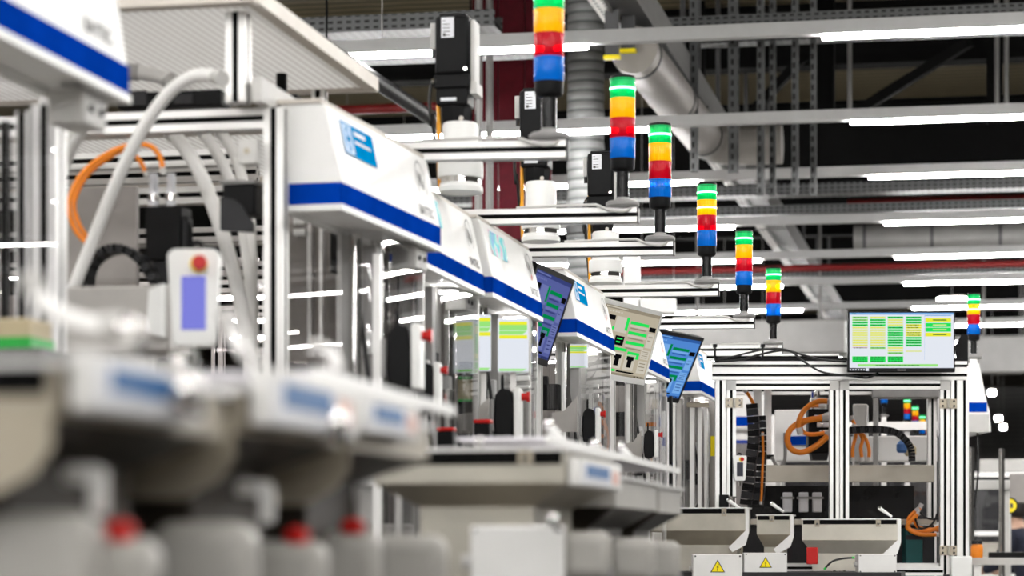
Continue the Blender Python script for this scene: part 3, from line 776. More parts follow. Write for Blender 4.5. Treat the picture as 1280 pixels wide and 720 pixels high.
# ------------------------------------------------------------------ tilted operator screens
def screen_thing(label, tl, tr, d0, d1, lean_px, bezel, pal, name='operator_screen'):
    """screen whose top edge runs from pixel tl at depth d0 to pixel tr at depth d1; lean_px = pixel offset of the lower far corner"""
    A = at(*tl, d0); B = at(*tr, d1); B.z = A.z = (A.z + B.z) / 2
    Cn = at(tr[0] + lean_px[0], tr[1] + lean_px[1], d1)
    a = (B - A).normalized(); L = (B - A).length
    dn = (Cn - B); dn = dn - a * dn.dot(a); h = dn.length; dn.normalize()
    n = a.cross(-dn).normalized()
    base = A + a * L / 2 + dn * h
    t = thing(name, label, 'monitor', base)
    o = A - base
    def slab(mb, u0, u1, v0, v1, w0, w1):
        c = o + a * (u0 + u1) / 2 + dn * (v0 + v1) / 2 + n * (w0 + w1) / 2
        return mb.obox(c, a * (u1 - u0) / 2, dn * (v1 - v0) / 2, n * (w1 - w0) / 2)
    P(slab(MB(), 0, L, 0, h, -.030, -.001), 'housing', bezel, t, bevel=.003)
    bz = .016
    fr = MB(); slab(fr, 0, L, 0, bz, -.001, .002); slab(fr, 0, L, h - bz * 1.3, h, -.001, .002); slab(fr, 0, bz, bz, h - bz * 1.3, -.001, .002); slab(fr, L - bz, L, bz, h - bz * 1.3, -.001, .002)
    P(fr, 'bezel', bezel, t)
    sc = P(slab(MB(), bz, L - bz, bz, h - bz * 1.3, -.001, .0004), 'display', pal[0], t, label='lit machine control display')
    W_, H_ = L - 2 * bz, h - 2.3 * bz
    g = MB()
    def r(u0, v0, u1, v1, k, lift=.0008):
        g.cur = k
        p = [o + a * (bz + u * W_) + dn * (bz + v * H_) + n * lift for u, v in ((u0, v1), (u1, v1), (u1, v0), (u0, v0))]
        g.quad(*p)
    LT, DK, GR, BK = 0, 1, 2, 3
    r(0, 0, 1, .05, DK); r(.02, .015, .4, .03, LT, .001)
    for u in range(6): r(.04 + u * .05, .075, .07 + u * .05, .095, LT)
    r(.10, .14, .22, .21, BK); r(.86, .20, .98, .27, BK)
    r(.24, .14, .46, .37, LT)
    for q in ((.42, .13, .47, .33), (.20, .30, .24, .35)): r(*q, GR, .0012)
    for k in range(3):
        v = .17 + k * .15
        r(.50, v, .84, v + .045, GR); r(.50, v + .055, .84, v + .085, LT); r(.52, v + .095, .80, v + .115, DK)
    r(.86, .30, .98, .52, LT); r(.88, .34, .96, .36, DK); r(.88, .40, .94, .42, DK)
    r(.30, .42, .46, .56, BK); r(.33, .45, .43, .47, GR, .0012); r(.33, .5, .4, .52, GR, .0012)
    r(.30, .59, .56, .635, GR); r(.58, .62, .80, .72, GR)
    for k in range(3):
        u = .10 + k * .23
        r(u, .66, u + .19, .90, LT); r(u + .03, .69, u + .16, .75, BK, .0012); r(u + .055, .75, u + .135, .86, BK, .0012)
    r(.14, .47, .2, .62, BK)
    r(.82, .56, .98, .70, LT); r(.82, .73, .98, .92, LT)
    for k in range(4): r(.84, .58 + k * .03, .95, .59 + k * .03, DK, .0012)
    for k in range(3): r(.84, .76 + k * .05, .95, .775 + k * .05, DK, .0012)
    r(.36, .915, .44, .95, GR, .0012); r(.46, .925, .78, .95, BK, .0012); r(.05, .93, .2, .95, BK, .0012)
    r(0, .965, 1, 1, DK); 
    for k in range(3): r(.80 + k * .06, .975, .83 + k * .06, .99, BK, .0012)
    P(g, 'screen_graphics', pal[1:], sc)
    # bracket that reaches back to the hood
    P(slab(MB(), L * .42, L * .58, h * .25, h * .55, -.10, -.030), 'mount_bracket', 'dark_grey', t)
    return t
screen_thing('black framed violet screen tilted towards the aisle, nearest of the tilted screens', (672, 326), (718, 352), 7.08, 7.55, (-37, 106), 'black', ['scr_violet', 'scr_violet_light', 'scr_violet_dark', 'scr_dgreen', 'scr_black'])
screen_thing('white framed beige screen tilted towards the aisle, middle of the tilted screens', (757, 373), (829, 390), 8.33, 8.84, (-29, 91), 'white_plastic', ['scr_beige', 'scr_beige_light', 'scr_beige_dark', 'scr_green', 'scr_black'])
screen_thing('black framed bright blue screen tilted towards the aisle, farthest of the tilted screens', (816, 410), (880, 423), 9.82, 10.3, (-40, 80), 'black', ['scr_blue', 'scr_blue_light', 'scr_blue_dark', 'scr_dgreen', 'scr_black'])

# ------------------------------------------------------------------ machine bodies
mdesc = ['at the left edge of the photo', 'with the large clear guard left of centre', 'second with a curved clear guard', 'with two small built display reflections behind its guard', 'below the hood behind the violet screen', 'below the beige screen', 'below the smallest hood, beside the far enclosure']
ZT = H - .06                    # table tops
MACH = {}
XB = -2.75                      # back of the machine bodies
def arc_path(xr, xl, y0, y1, r):
    p = [(xl, y0), (xr - r, y0)]
    for k in range(1, 9):
        q = math.pi / 2 * k / 8
        p.append((xr - r + r * math.sin(q), y0 + r - r * math.cos(q)))
    return p + [(xr, y1)]
for i, (d0, d1) in enumerate(STN):
    XH = XHS[i]
    y0, y1 = yh(d0, i), yh(d1, i)
    t = thing('assembly_machine', 'aluminium framed assembly machine with clear guards, ' + mdesc[i], 'machine', ((XB + XH) / 2, (y0 + y1) / 2, 0), 0)
    MACH[i] = t
    ya, yb = y0 - (.004 if i == 3 else .05), y1 + (.0 if i == 2 else .02)
    xp = XH - WHS[i] - (.008 if i == 1 else .02)
    # base cabinet and table plate
    P(MB().box(XB, xp + .02, ya, yb, .06, ZT - .02), 'base_cabinet', 'cabinet', t, True)
    for x in (XB + .06, xp - .04):
        for y in (ya + .06, yb - .06): P(MB().cyl((x, y, 0), (x, y, .06), .03, n=12), 'foot', 'dark_grey', t, True)
    P(MB().box(XB, XH - .012, ya, yb, ZT - .02, ZT), 'table_plate', 'grey_plate', t, True)
    P(MB().box(XH - .25, XH - .03, y0 + .02, y1, .9, ZT - .02), 'front_cabinet', 'cabinet', t, True)
    zt = H + .85
    # corner posts and rails
    beam(t, 'post', (xp, ya + .02, ZT), (xp, ya + .02, zt))
    beam(t, 'post', (xp, yb - .02, ZT), (xp, yb - .02, zt - .2 if i in (2, 5) else ZH))
    beam(t, 'post', (XB + .02, ya + .02, ZT), (XB + .02, ya + .02, zt))
    beam(t, 'post', (XB + .02, yb - .02, ZT), (XB + .02, yb - .02, zt))
    beam(t, 'rail', (XB + .04, ya + .02, zt - .02), (xp - .02, ya + .02, zt - .02))
    if i > 1: beam(t, 'rail', (XB + .04, yb - .02, zt - .02), (xp - .02, yb - .02, zt - .02))
    if i == 0:
        P(MB().box(XB + .5, xp + .02, y1 - .03, y1 - .026, ZT, zt - .1), 'guard_panel', 'guard', t, True, label='clear guard panel')
        continue
    # aisle bay: clear bent guard, slim corner posts
    yg = {1: yof(5.02, -1.3)}.get(i, y0 + .16)
    rg = .03 if i == 1 else .11
    xr = XH - .012
    path = arc_path(xr, -1.46 if i == 1 else xp + .03, yg, y1 - .01, rg)
    P(MB().strip(path, ZT, ZH - .002, .004), 'guard_panel', 'guard', t, True, label='clear bent guard panel', smooth=60)
    P(MB().box(xr - .012, xr + .002, y1 - .02, y1 - .005, ZT, ZH - .002), 'guard_edge', 'aluminium', t, True)
    if i == 1: P(MB().box(xr - .014, xr + .002, yg - .004, yg + .010, ZT, ZH - .05), 'guard_edge', 'aluminium', t, True)
    # interior: back plate, columns, ram
    ym = (yg + y1) / 2
    P(MB().box(xp + .024, xp + .032, yg + .03, y1 - .04, ZT, ZH), 'back_plate', 'light_grey', t, True)
    for k, yy in enumerate((yg + .06, y1 - .10)):
        P(MB().cyl((xp + .055, yy, ZT), (xp + .055, yy, ZH), .014, n=14), 'guide_column', 'chrome', t, True)
    P(MB().box(xp + .03, xp + .12, ym - .12, ym + .12, ZT, ZT + .10), 'fixture_plate', 'grey_plate', t, True, bevel=.004)
    P(MB().box(xp + .06, xp + .09, yg + .10, yg + .14, ZT, ZH - .02), 'sensor_rail', 'aluminium_dark', t, True)
    for k in range(3):
        P(MB().box(xp + .045, xp + .085, yg + .075, yg + .105, ZT + .18 + k * .14, ZT + .23 + k * .14), 'sensor', 'dark_grey' if k % 2 else 'white_plastic', t, True, bevel=.003)
    if i != 1: P(MB().box(xp + .05, XH - .03, y1 - .2, y1 - .17, ZH - .012, ZH - .004), 'work_light', 'lamp_soft', t, True, label='small lit work light strip')
    P(MB().tube(smoothpath([(xp + .06, yg + .09, ZT + .20), (xp + .10, yg + .05, ZT + .26), (xp + .09, yg + .04, ZT + .40), (xp + .06, yg + .08, ZT + .55)]), .005, 8), 'sensor_cable', 'black_cable', t, True)
    # side wall of clear sheet and lower skirt on the near face
    if i > 1:
        P(MB().box(XB + .04, xp - .02, ya + .018, ya + .022, ZT, zt - .04), 'side_guard', 'guard_smoke', t, True)
        P(MB().box(XB + .04, xp - .02, yb - .10, yb - .09, ZT, H + .45), 'rear_wall', 'cabinet', t, True)
# uprights, plates and blocks seen through the guards (positions across and down the frame, true depths)
def innards(i, items):
    t = MACH[i]
    for (a, b_, c_, d_, dd, th, name, m_) in items:
        mb = MB(); pbox(mb, a, b_, c_, d_, dd, th)
        P(mb, name, m_, t, True, bevel=.002)
innards(1, [(336, 262, 476, 452, 5.36, .01, 'interior_panel', 'cabinet'), (398, 262, 404, 446, 5.30, .02, 'upright', 'aluminium'), (383, 262, 390, 446, 5.31, .02, 'upright', 'aluminium_dark'), (412, 288, 443, 326, 5.2, .06, 'drive_block', 'black'),
            (414, 268, 434, 286, 5.22, .03, 'drive_label', 'label_white'), (444, 280, 450, 446, 5.24, .02, 'upright', 'black'), (452, 272, 457, 446, 5.26, .02, 'upright', 'aluminium'), (462, 280, 468, 446, 5.28, .02, 'upright', 'aluminium'),
            (366, 268, 381, 280, 5.3, .03, 'sensor_head', 'white_plastic'), (366, 286, 381, 294, 5.3, .03, 'sensor_head', 'white_plastic'), (352, 262, 357, 446, 5.3, .02, 'upright', 'aluminium'), (412, 326, 444, 340, 5.2, .06, 'drive_foot', 'dark_grey'), (420, 340, 427, 446, 5.25, .02, 'upright', 'aluminium')])
innards(2, [(484, 325, 566, 560, 6.30, .01, 'interior_panel', 'cabinet'), (512, 340, 517, 540, 6.2, .02, 'upright', 'aluminium'), (528, 345, 534, 540, 6.2, .02, 'upright', 'aluminium'), (542, 350, 546, 540, 6.22, .02, 'upright', 'aluminium_dark'),
            (496, 330, 502, 540, 6.1, .02, 'upright', 'black'), (520, 440, 545, 500, 6.1, .04, 'tool_block', 'dark_grey'), (552, 470, 562, 486, 6.1, .03, 'sensor_head', 'white_plastic'), (506, 335, 526, 350, 6.15, .02, 'sensor_head', 'light_grey')])
innards(3, [(570, 378, 592, 560, 6.45, .02, 'side_plate', 'light_grey'), (573, 452, 590, 470, 6.43, .015, 'drive_block', 'black'), (572, 474, 590, 500, 6.43, .01, 'pale_tag', 'tan_board'), (572, 471, 590, 474, 6.42, .01, 'green_edge', 'green_plastic'), (572, 499, 590, 502, 6.42, .01, 'green_edge', 'green_plastic'), (572, 502, 590, 560, 6.44, .02, 'drive_block', 'black'),
            (594, 385, 664, 560, 6.98, .01, 'interior_panel', 'light_grey'), (615, 400, 621, 550, 6.8, .02, 'upright', 'aluminium_dark'), (598, 470, 662, 476, 6.8, .02, 'cross_bar', 'white_plastic'), (598, 482, 662, 486, 6.82, .02, 'cross_bar', 'white_plastic'), (640, 486, 646, 560, 6.8, .02, 'upright', 'aluminium')])
innards(4, [(664, 455, 704, 565, 8.0, .01, 'interior_panel', 'cabinet'), (668, 480, 698, 512, 7.8, .05, 'tool_block', 'black'), (676, 470, 684, 480, 7.8, .03, 'tool_head', 'dark_grey'), (664, 450, 668, 565, 7.66, .03, 'upright', 'aluminium'), (702, 440, 706, 565, 7.66, .02, 'upright', 'aluminium'),
            (707, 440, 752, 565, 8.25, .01, 'interior_panel', 'light_grey'), (712, 480, 748, 486, 8.1, .02, 'cross_bar', 'white_plastic'), (712, 492, 748, 497, 8.1, .02, 'cross_bar', 'white_plastic'), (714, 500, 720, 550, 8.1, .02, 'upright', 'aluminium'), (728, 500, 735, 550, 8.1, .02, 'upright', 'aluminium_dark')])
innards(5, [(752, 482, 784, 590, 9.55, .01, 'interior_panel', 'cabinet'), (756, 515, 782, 545, 9.3, .05, 'tool_block', 'black'), (760, 500, 768, 515, 9.3, .03, 'tool_head', 'dark_grey'), (783, 480, 787, 590, 9.2, .02, 'upright', 'aluminium'), (790, 490, 824, 590, 9.7, .01, 'interior_panel', 'light_grey'),
            (794, 512, 822, 518, 9.6, .02, 'cross_bar', 'white_plastic'), (796, 528, 820, 533, 9.6, .02, 'cross_bar', 'orange_cable'), (826, 495, 833, 640, 9.85, .03, 'upright', 'aluminium'), (836, 495, 840, 640, 9.86, .03, 'upright', 'black')])
innards(6, [(842, 498, 896, 650, 11.1, .01, 'interior_panel', 'cabinet'), (846, 500, 852, 640, 10.7, .03, 'upright', 'aluminium_dark'), (862, 508, 868, 640, 10.7, .03, 'upright', 'aluminium'), (872, 508, 877, 640, 10.7, .03, 'upright', 'aluminium'), (880, 510, 884, 640, 10.72, .03, 'upright', 'aluminium'),
            (888, 545, 894, 570, 10.75, .02, 'yellow_tag', 'warning_yellow'), (858, 503, 886, 509, 10.68, .02, 'bolt_plate', 'steel_warm'), (840, 575, 866, 600, 10.75, .03, 'dark_plate', 'dark_grey')])
# display reflections in the guards, built as small glowing upright panels
for (x0, y0_, x1, y1_, d, q) in ((594, 393, 614, 464, 6.44, 'narrow one left of the violet screen'), (622, 398, 661, 465, 6.43, 'wider one beside the violet screen'), (705, 430, 735, 460, 7.85, 'small one right of the violet screen')):
    c = at((x0 + x1) / 2, (y0_ + y1_) / 2, d); wd = (x1 - x0) * d / F; ht = (y1_ - y0_) * d / F
    t = thing('display_reflection', 'built reflection of a display with green and yellow rows, ' + q, 'display', (c.x, c.y, c.z - ht / 2), TH)
    P(MB().box(-wd / 2, wd / 2, .001, .010, 0, ht), 'housing', 'white_plastic', t)
    P(MB().quad((-wd / 2 + .001, 0, .001), (wd / 2 - .001, 0, .001), (wd / 2 - .001, 0, ht - .001), (-wd / 2 + .001, 0, ht - .001)), 'display', 'scr_white', t)
    g = MB()
    for k, (v0, v1, m_) in enumerate(((.88, .94, 0), (.78, .88, 1), (.70, .77, 1), (.62, .69, 0), (.02, .06, 1))):
        g.cur = m_; g.quad(*((-wd / 2 + wd * u, -.0006, ht * v) for u, v in ((.05, v0), (.95 if m_ == 0 or k == 1 else .8, v0), (.95, v1), (.05, v1))))
    P(g, 'rows', ['scr_yellow', 'scr_lime'], t)
    P(MB().box(-.008, .008, .010, .04, ht * .3, ht * .5).box(-.008, .008, .03, .045, -(c.z - ht / 2 - ZT), ht * .5), 'stand', 'aluminium_dark', t)

# ================================================================== ROOF, HOSES AND TOOLS OF THE NEAR MACHINE
yr0, yr1 = yof(4.62, -1.6), yof(5.52, -1.6)
ZR = H + 1.035
t = thing('roof_canopy', 'translucent ribbed roof canopy in an aluminium frame over the near machine, upper left', 'canopy', (-2.1, (yr0 + yr1) / 2, H + .86))
P(MB().box(-3.0, -1.40, yr0 + .02, yr1 - .02, ZR, ZR + .010), 'roof_panel', 'twinwall', t, True)
P(MB().box(-3.0, -1.375, yr0 - .02, yr0 + .02, ZR - .008, ZR + .024), 'frame_rail', 'lid_beige', t, True)
P(MB().box(-3.0, -1.375, yr1 - .015, yr1 + .012, ZR - .006, ZR + .022), 'frame_rail', 'lid_beige', t, True)
P(MB().box(-1.40, -1.372, yr0 - .02, yr1 + .012, ZR - .004, ZR + .026), 'frame_rail', 'lid_beige', t, True)
c = at(294, 70, 4.64)
beam(t, 'post', (c.x, c.y + .02, H + .852), (c.x, c.y + .02, ZR - .008))
beam(t, 'post', (-2.7, yr0 + .02, H + .852), (-2.7, yr0 + .02, ZR - .008))
beam(t, 'post', (-1.50, yr1 - .03, H + .852), (-1.50, yr1 - .03, ZR - .006), .03, .03)
P(MB().box(c.x + .03, c.x + .05, c.y + .01, c.y + .25, H + .852, H + .90), 'gusset', 'light_grey', t, True)
c = at(352, 112, 5.3)
P(MB().cyl((c.x, c.y, ZR - .05), (c.x, c.y, ZR), .012, n=12).box(c.x - .05, c.x + .04, c.y - .02, c.y + .02, ZR - .062, ZR - .05), 'roof_hook', 'black', t, True)
# second, lower ribbed roof behind
t = thing('roof_canopy', 'ribbed translucent roof of the machine behind, seen below the near roof beam', 'canopy', (-2.3, yof(6.4, -2.2), H + .86))
P(MB().box(-3.2, -1.62, yof(5.95, -2.2), yof(6.75, -2.2), H + 1.02, H + 1.03), 'roof_panel', 'twinwall', t, True)
for yy in (yof(5.95, -2.2), yof(6.75, -2.2)):
    P(MB().box(-3.2, -1.62, yy - .02, yy + .02, H + 1.0, H + 1.035), 'frame_rail', 'lid_beige', t, True)
for yy in (yof(5.98, -2.2), yof(6.72, -2.2)):
    for xx in (-3.15, -1.68): P(MB().box(xx - .02, xx + .02, yy - .02, yy + .02, H + .852, H + 1.0), 'post', 'aluminium', t, True)
# further cross rails seen below it
for k, (py, d) in enumerate(((196, 5.9), (216, 6.3), (236, 6.9), (330, 7.4))):
    a, b = at(20, py, d), at(322, py, d)
    t = thing('cross_rail', 'slotted cross rail inside the near machine, %s' % ['highest below the ribbed roof', 'second below the ribbed roof', 'third below the ribbed roof', 'lowest, behind the black gripper'][k], 'rail', (b.x, b.y, b.z))
    al, sl = profile((-1.1, 0, 0), (0, 0, 0), .04, .04)
    o = P(al, 'extrusion', 'aluminium', t); P(sl, 'slot_strip', 'slot_black', o)
# black cable tray with white hose bundle under the near roof
c = at(218, 118, 4.95)
t = thing('cable_duct', 'black cable duct lying on the frame under the near roof', 'cable duct', (c.x, c.y, c.z - .02))
P(MB().box(-.125, .10, 0, .07, -.006, .028), 'duct_body', 'black', t, bevel=.004)
P(MB().box(-.10, -.06, -.004, 0, .0, .03).box(.0, .04, -.004, 0, 0, .02), 'clip', 'dark_grey', t)
def hose(pts, rpx, d, label, name='hose', m_='hose_white', cat='hose', d1=None, conn=None):
    n = len(pts); W_ = [at(x, y, d + ((d1 - d) * i / (n - 1) if d1 else 0)) for i, (x, y) in enumerate(pts)]
    r = rpx * d / F
    b = min(W_, key=lambda p: p.z).copy()
    W_ = [p - b for p in W_]
    sp = smoothpath(W_, 6)
    t = thing(name, label, cat, b)
    P(MB().tube(sp, r, 12), 'tube', m_, t)
    cf = MB()
    for k in (1, -2):
        q = sp[k]; v = (sp[k + 1] - sp[k - 1]).normalized()
        cf.cyl(q - v * r * 1.2, q + v * r * 1.2, r * 1.18, n=12)
    P(cf, 'end_ferrule', conn or 'light_grey', t)
    return t
hose([(276, 98), (262, 94), (240, 96), (212, 115), (184, 152), (158, 200), (136, 250), (112, 310), (88, 372), (70, 430), (60, 560), (58, 714)], 8.5, 4.45, 'thick white air hose arching from the roof beam down to the lower left', d1=4.9)
hose([(126, 128), (104, 160), (86, 192), (70, 240), (58, 300), (50, 372), (44, 500), (42, 713)], 8, 4.4, 'white air hose left of the arching one, under the nearest hood', d1=4.92)
hose([(210, 160), (236, 192), (258, 235), (284, 310), (306, 400), (312, 440), (314, 560), (314, 712)], 9, 5.3, 'pale hose curving down behind the black gripper', d1=5.0)
hose([(250, 160), (276, 200), (296, 250), (306, 300), (314, 380), (316, 520), (316, 711)], 7, 5.45, 'pale hose right of the gripper, second from the left of its bundle', d1=5.2)
hose([(272, 160), (294, 195), (308, 250), (314, 310), (317, 500), (318, 711)], 7, 5.5, 'pale hose close to the near post, rightmost of its bundle', d1=5.2)
hose([(60, 128), (80, 140), (62, 160), (52, 200), (36, 330), (24, 520), (20, 713)], 9, 4.7, 'short pale hose under the nearest hood', d1=4.97)
hose([(160, 90), (185, 92), (208, 99), (216, 106)], 9, 4.98, 'white hose bundle end lying on the black cable duct')
hose([(204, 216), (200, 196), (186, 182), (160, 182), (128, 196), (104, 216), (90, 240), (86, 262), (96, 290), (118, 312)], 3.4, 4.75, 'orange power cable looping above the black gripper, outer of the two', 'power_cable', 'orange_cable', 'cable')
hose([(184, 220), (174, 200), (156, 188), (132, 200), (110, 218), (96, 242), (93, 262), (103, 288), (122, 310)], 3.0, 4.78, 'orange power cable looping above the black gripper, inner of the two', 'power_cable', 'orange_cable', 'cable')
# gripper with two white plugs
c = at(207, 345, 4.9)
t = thing('gripper_unit', 'black gripper unit with two pale cable plugs inside the near machine', 'gripper', c)
s_ = 4.9 / F
P(MB().box(-27 * s_, 20 * s_, 0, .07, 20 * s_, 88 * s_), 'gripper_body', 'black', t, bevel=.004)
P(MB().box(-20 * s_, 14 * s_, .01, .06, -8 * s_, 20 * s_).box(14 * s_, 26 * s_, .01, .05, 30 * s_, 74 * s_), 'jaw_housing', 'dark_grey', t, bevel=.004)
for k, x in enumerate((-20, 3)):
    pl = P(MB().cyl((x * s_, .02, 88 * s_), (x * s_, .02, 130 * s_), 6.5 * s_, 5.5 * s_, n=14), 'cable_plug', 'label_white', t)
    P(MB().cyl((x * s_, .02, 96 * s_), (x * s_, .02, 104 * s_), 7.4 * s_, n=14), 'plug_ring', 'chrome', pl)
P(MB().tube([(20 * s_ + .012 * math.sin(q), .02, 52 * s_ + .03 * math.cos(q)) for q in [math.pi * k / 8 for k in range(9)]], .006, 8), 'cable_eye', 'black', t)
P(MB().box(-27 * s_, -10 * s_, .02, .06, -145 * s_, -6 * s_), 'carriage', 'dark_grey', t, bevel=.004)
# drag chain arch
def drag_chain(label, pts, d, wd, th, name='drag_chain', n=4):
    W_ = [at(x, y, d) for x, y in pts]; b = min(W_, key=lambda p: p.z).copy()
    sp = smoothpath([p - b for p in W_], n); t = thing(name, label, 'cable chain', b)
    me = None
    for k in range(len(sp) - 1):
        p, q = sp[k], sp[k + 1]; v = (q - p)
        mb = MB().bar(p - v * .02, p + v * .86, wd, th, (0, 1, 0) if abs(v.normalized().y) < .9 else (1, 0, 0))
        P(mb, 'chain_link', 'dark_grey' if k % 2 else 'black', t)
    return t
drag_chain('black drag chain arching at the foot of the gripper in the near machine', [(108, 372), (112, 335), (130, 316), (155, 312), (178, 326), (194, 350), (202, 372)], 4.85, .016, .05)
# grey carriage plates below the gripper
c = at(150, 418, 4.2)
t = thing('carriage_plate', 'grey slide plate with a white bracket below the gripper', 'slide plate', c)
P(MB().box(-.14, .09, 0, .14, -.03, .085), 'plate', 'grey_plate', t, bevel=.004)
P(MB().prism([(.055, .0), (.085, -.008), (.085, .085), (.060, .075)], lambda x, z, y: (x, y, z), -.02, .0), 'white_bracket', 'white_plastic', t)
P(MB().box(-.03, .03, .04, .10, -c.z, -.03), 'leg_post', 'aluminium', t)
c = at(170, 300, 5.35)
P(MB().box(c.x - .19, c.x + .02, c.y, c.y + .02, ZT + .001, H + .78), 'shield_plate', 'cabinet', None) if False else None
solo(MB().box(c.x - .28, c.x + .0, c.y, c.y + .02, ZT + .001, c.z + .12), 'shield_plate', 'cabinet', 'warm grey shield plate standing behind the hoses of the near machine', 'shield plate')
# black valve block hanging by the near post
c = at(297, 288, 4.75)
t = thing('valve_block', 'black valve block with a curved cover hanging left of the near post', 'valve block', c)
P(MB().box(-.032, .035, 0, .06, .03, .092), 'block', 'black', t, bevel=.004)
P(MB().prism([(-.032, 0), (.035, -.006), (.035, .012), (.01, .05), (-.01, .062), (-.032, .066)], lambda x, z, y: (x, y, z), -.012, 0), 'curved_cover', 'dark_grey', t)
P(MB().box(-.036, .038, -.004, .062, .092, .099), 'top_plate', 'mid_grey', t)
c = at(313, 190, 4.66)
t = thing('corner_bracket', 'white corner bracket with a bolt under the near roof beam', 'bracket', c)
P(MB().box(-.022, .016, -.012, .02, -.024, .024), 'bracket_plate', 'light_grey', t, bevel=.002)
P(MB().cyl((-.003, -.016, 0), (-.003, -.012, 0), .006, n=10), 'bolt', 'steel_warm', t)
# nearest station: inner posts and clear pane at the left edge
for k, (px0, px1, d, q) in enumerate(((22, 38, 3.62, 'second from the left edge'), (40, 52, 3.75, 'beside the white hose'), (2, 12, 3.7, 'at the very left edge'))):
    c = at((px0 + px1) / 2, 400, d); wd = (px1 - px0) * d / F
    t = thing('guard_post', 'slim aluminium guard post of the nearest machine, ' + q, 'post', (c.x, c.y, ZT))
    al, sl = profile((0, 0, 0), (0, 0, ZH - ZT - .004), wd, wd)
    o = P(al, 'extrusion', 'aluminium', t); P(sl, 'slot_strip', 'slot_black', o)
c = at(12, 425, 3.3)
t = thing('parts_crate', 'pale crate with a green rim inside the nearest machine, at the left edge', 'crate', (c.x, c.y, c.z))
P(MB().box(-.06, .03, 0, .08, .0, .03), 'crate_body', 'tan_board', t, bevel=.003)
P(MB().box(-.062, .032, -.002, .082, -.012, .004), 'green_rim', 'green_plastic', t)
P(MB().box(-.07, .05, -.01, .10, -.05, -.012), 'black_base', 'black', t)

# ------------------------------------------------------------------ hand-held pendants
def pendant_front(label, px, py, d, wpx, screen, rz=TH, back='black', foot=False):
    """pendant seen from the front: white shell, red stop button on a yellow plate, display"""
    s_ = wpx * d / F
    c = at(px, py, d); h_ = s_ * 1.85
    t = thing('teach_pendant', label, 'pendant', (c.x, c.y, c.z - h_ / 2), rz)
    pts = []
    for cx, cz, q0 in ((s_ / 2 - s_ * .16, h_ - s_ * .16, 0), (-s_ / 2 + s_ * .16, h_ - s_ * .16, 90), (-s_ * .40 + s_ * .12, s_ * .12, 180), (s_ * .40 - s_ * .12, s_ * .12, 270)):
        r_ = s_ * .16 if cz > s_ * .5 else s_ * .12
        for k in range(6): pts.append((cx + r_ * math.cos(math.radians(q0 + 18 * k)), cz + r_ * math.sin(math.radians(q0 + 18 * k))))
    P(MB().prism(pts, lambda x, z, y: (x, y, z), 0, s_ * .35), 'shell', 'white_plastic', t, bevel=s_ * .03)
    P(MB().prism([(x * .86 - s_ * .05, .04 * h_ + z * .9) for x, z in pts], lambda x, z, y: (x, y, z), s_ * .35, s_ * .62), 'grip', back, t, label='black grip on the back')
    P(MB().box(-s_ * .23, s_ * .23, -.0012, 0, h_ * .17, h_ * .72), 'display', screen, t)
    P(MB().prism([(s_ * .10 + s_ * .17 * math.cos(q), h_ * .845 + s_ * .17 * math.sin(q)) for q in [math.pi * 2 * k / 16 for k in range(16)]], lambda x, z, y: (x, y, z), -.002, 0), 'yellow_plate', 'yellow', t)
    P(MB().lathe([(.0001, -.0), (.0001, .0)], n=4) if False else MB().cyl((s_ * .14, 0, h_ * .845), (s_ * .14, -s_ * .22, h_ * .845), s_ * .09, s_ * .13, n=16).cyl((s_ * .14, -s_ * .22, h_ * .845), (s_ * .14, -s_ * .30, h_ * .845), s_ * .15, s_ * .13, n=16), 'stop_button', 'red', t, label='red emergency stop button')
    P(MB().tube([(s_ * .0 + s_ * .12 * math.cos(q), s_ * .45, h_ + s_ * .02 + s_ * .16 * math.sin(q)) for q in [math.pi * k / 8 for k in range(9)]], s_ * .05, 8), 'hanger_loop', 'black', t)
    P(MB().cyl((0, s_ * .25, -s_ * .35), (0, s_ * .25, .002), s_ * .09, n=12), 'cable_gland', 'chrome', t)
    if foot: P(MB().cyl((0, s_ * .25, -(c.z - h_ / 2)), (0, s_ * .25, -s_ * .35), s_ * .16, n=12), 'stand_pole', 'black', t)
    return t
pendant_front('large white teach pendant with lilac display and red stop button, at lower left', 242, 372, 3.95, 66, 'scr_lilac', foot=True)
pendant_front('small white teach pendant hanging on the left post of the far enclosure', 925, 585, 10.34, 17, 'scr_grey')
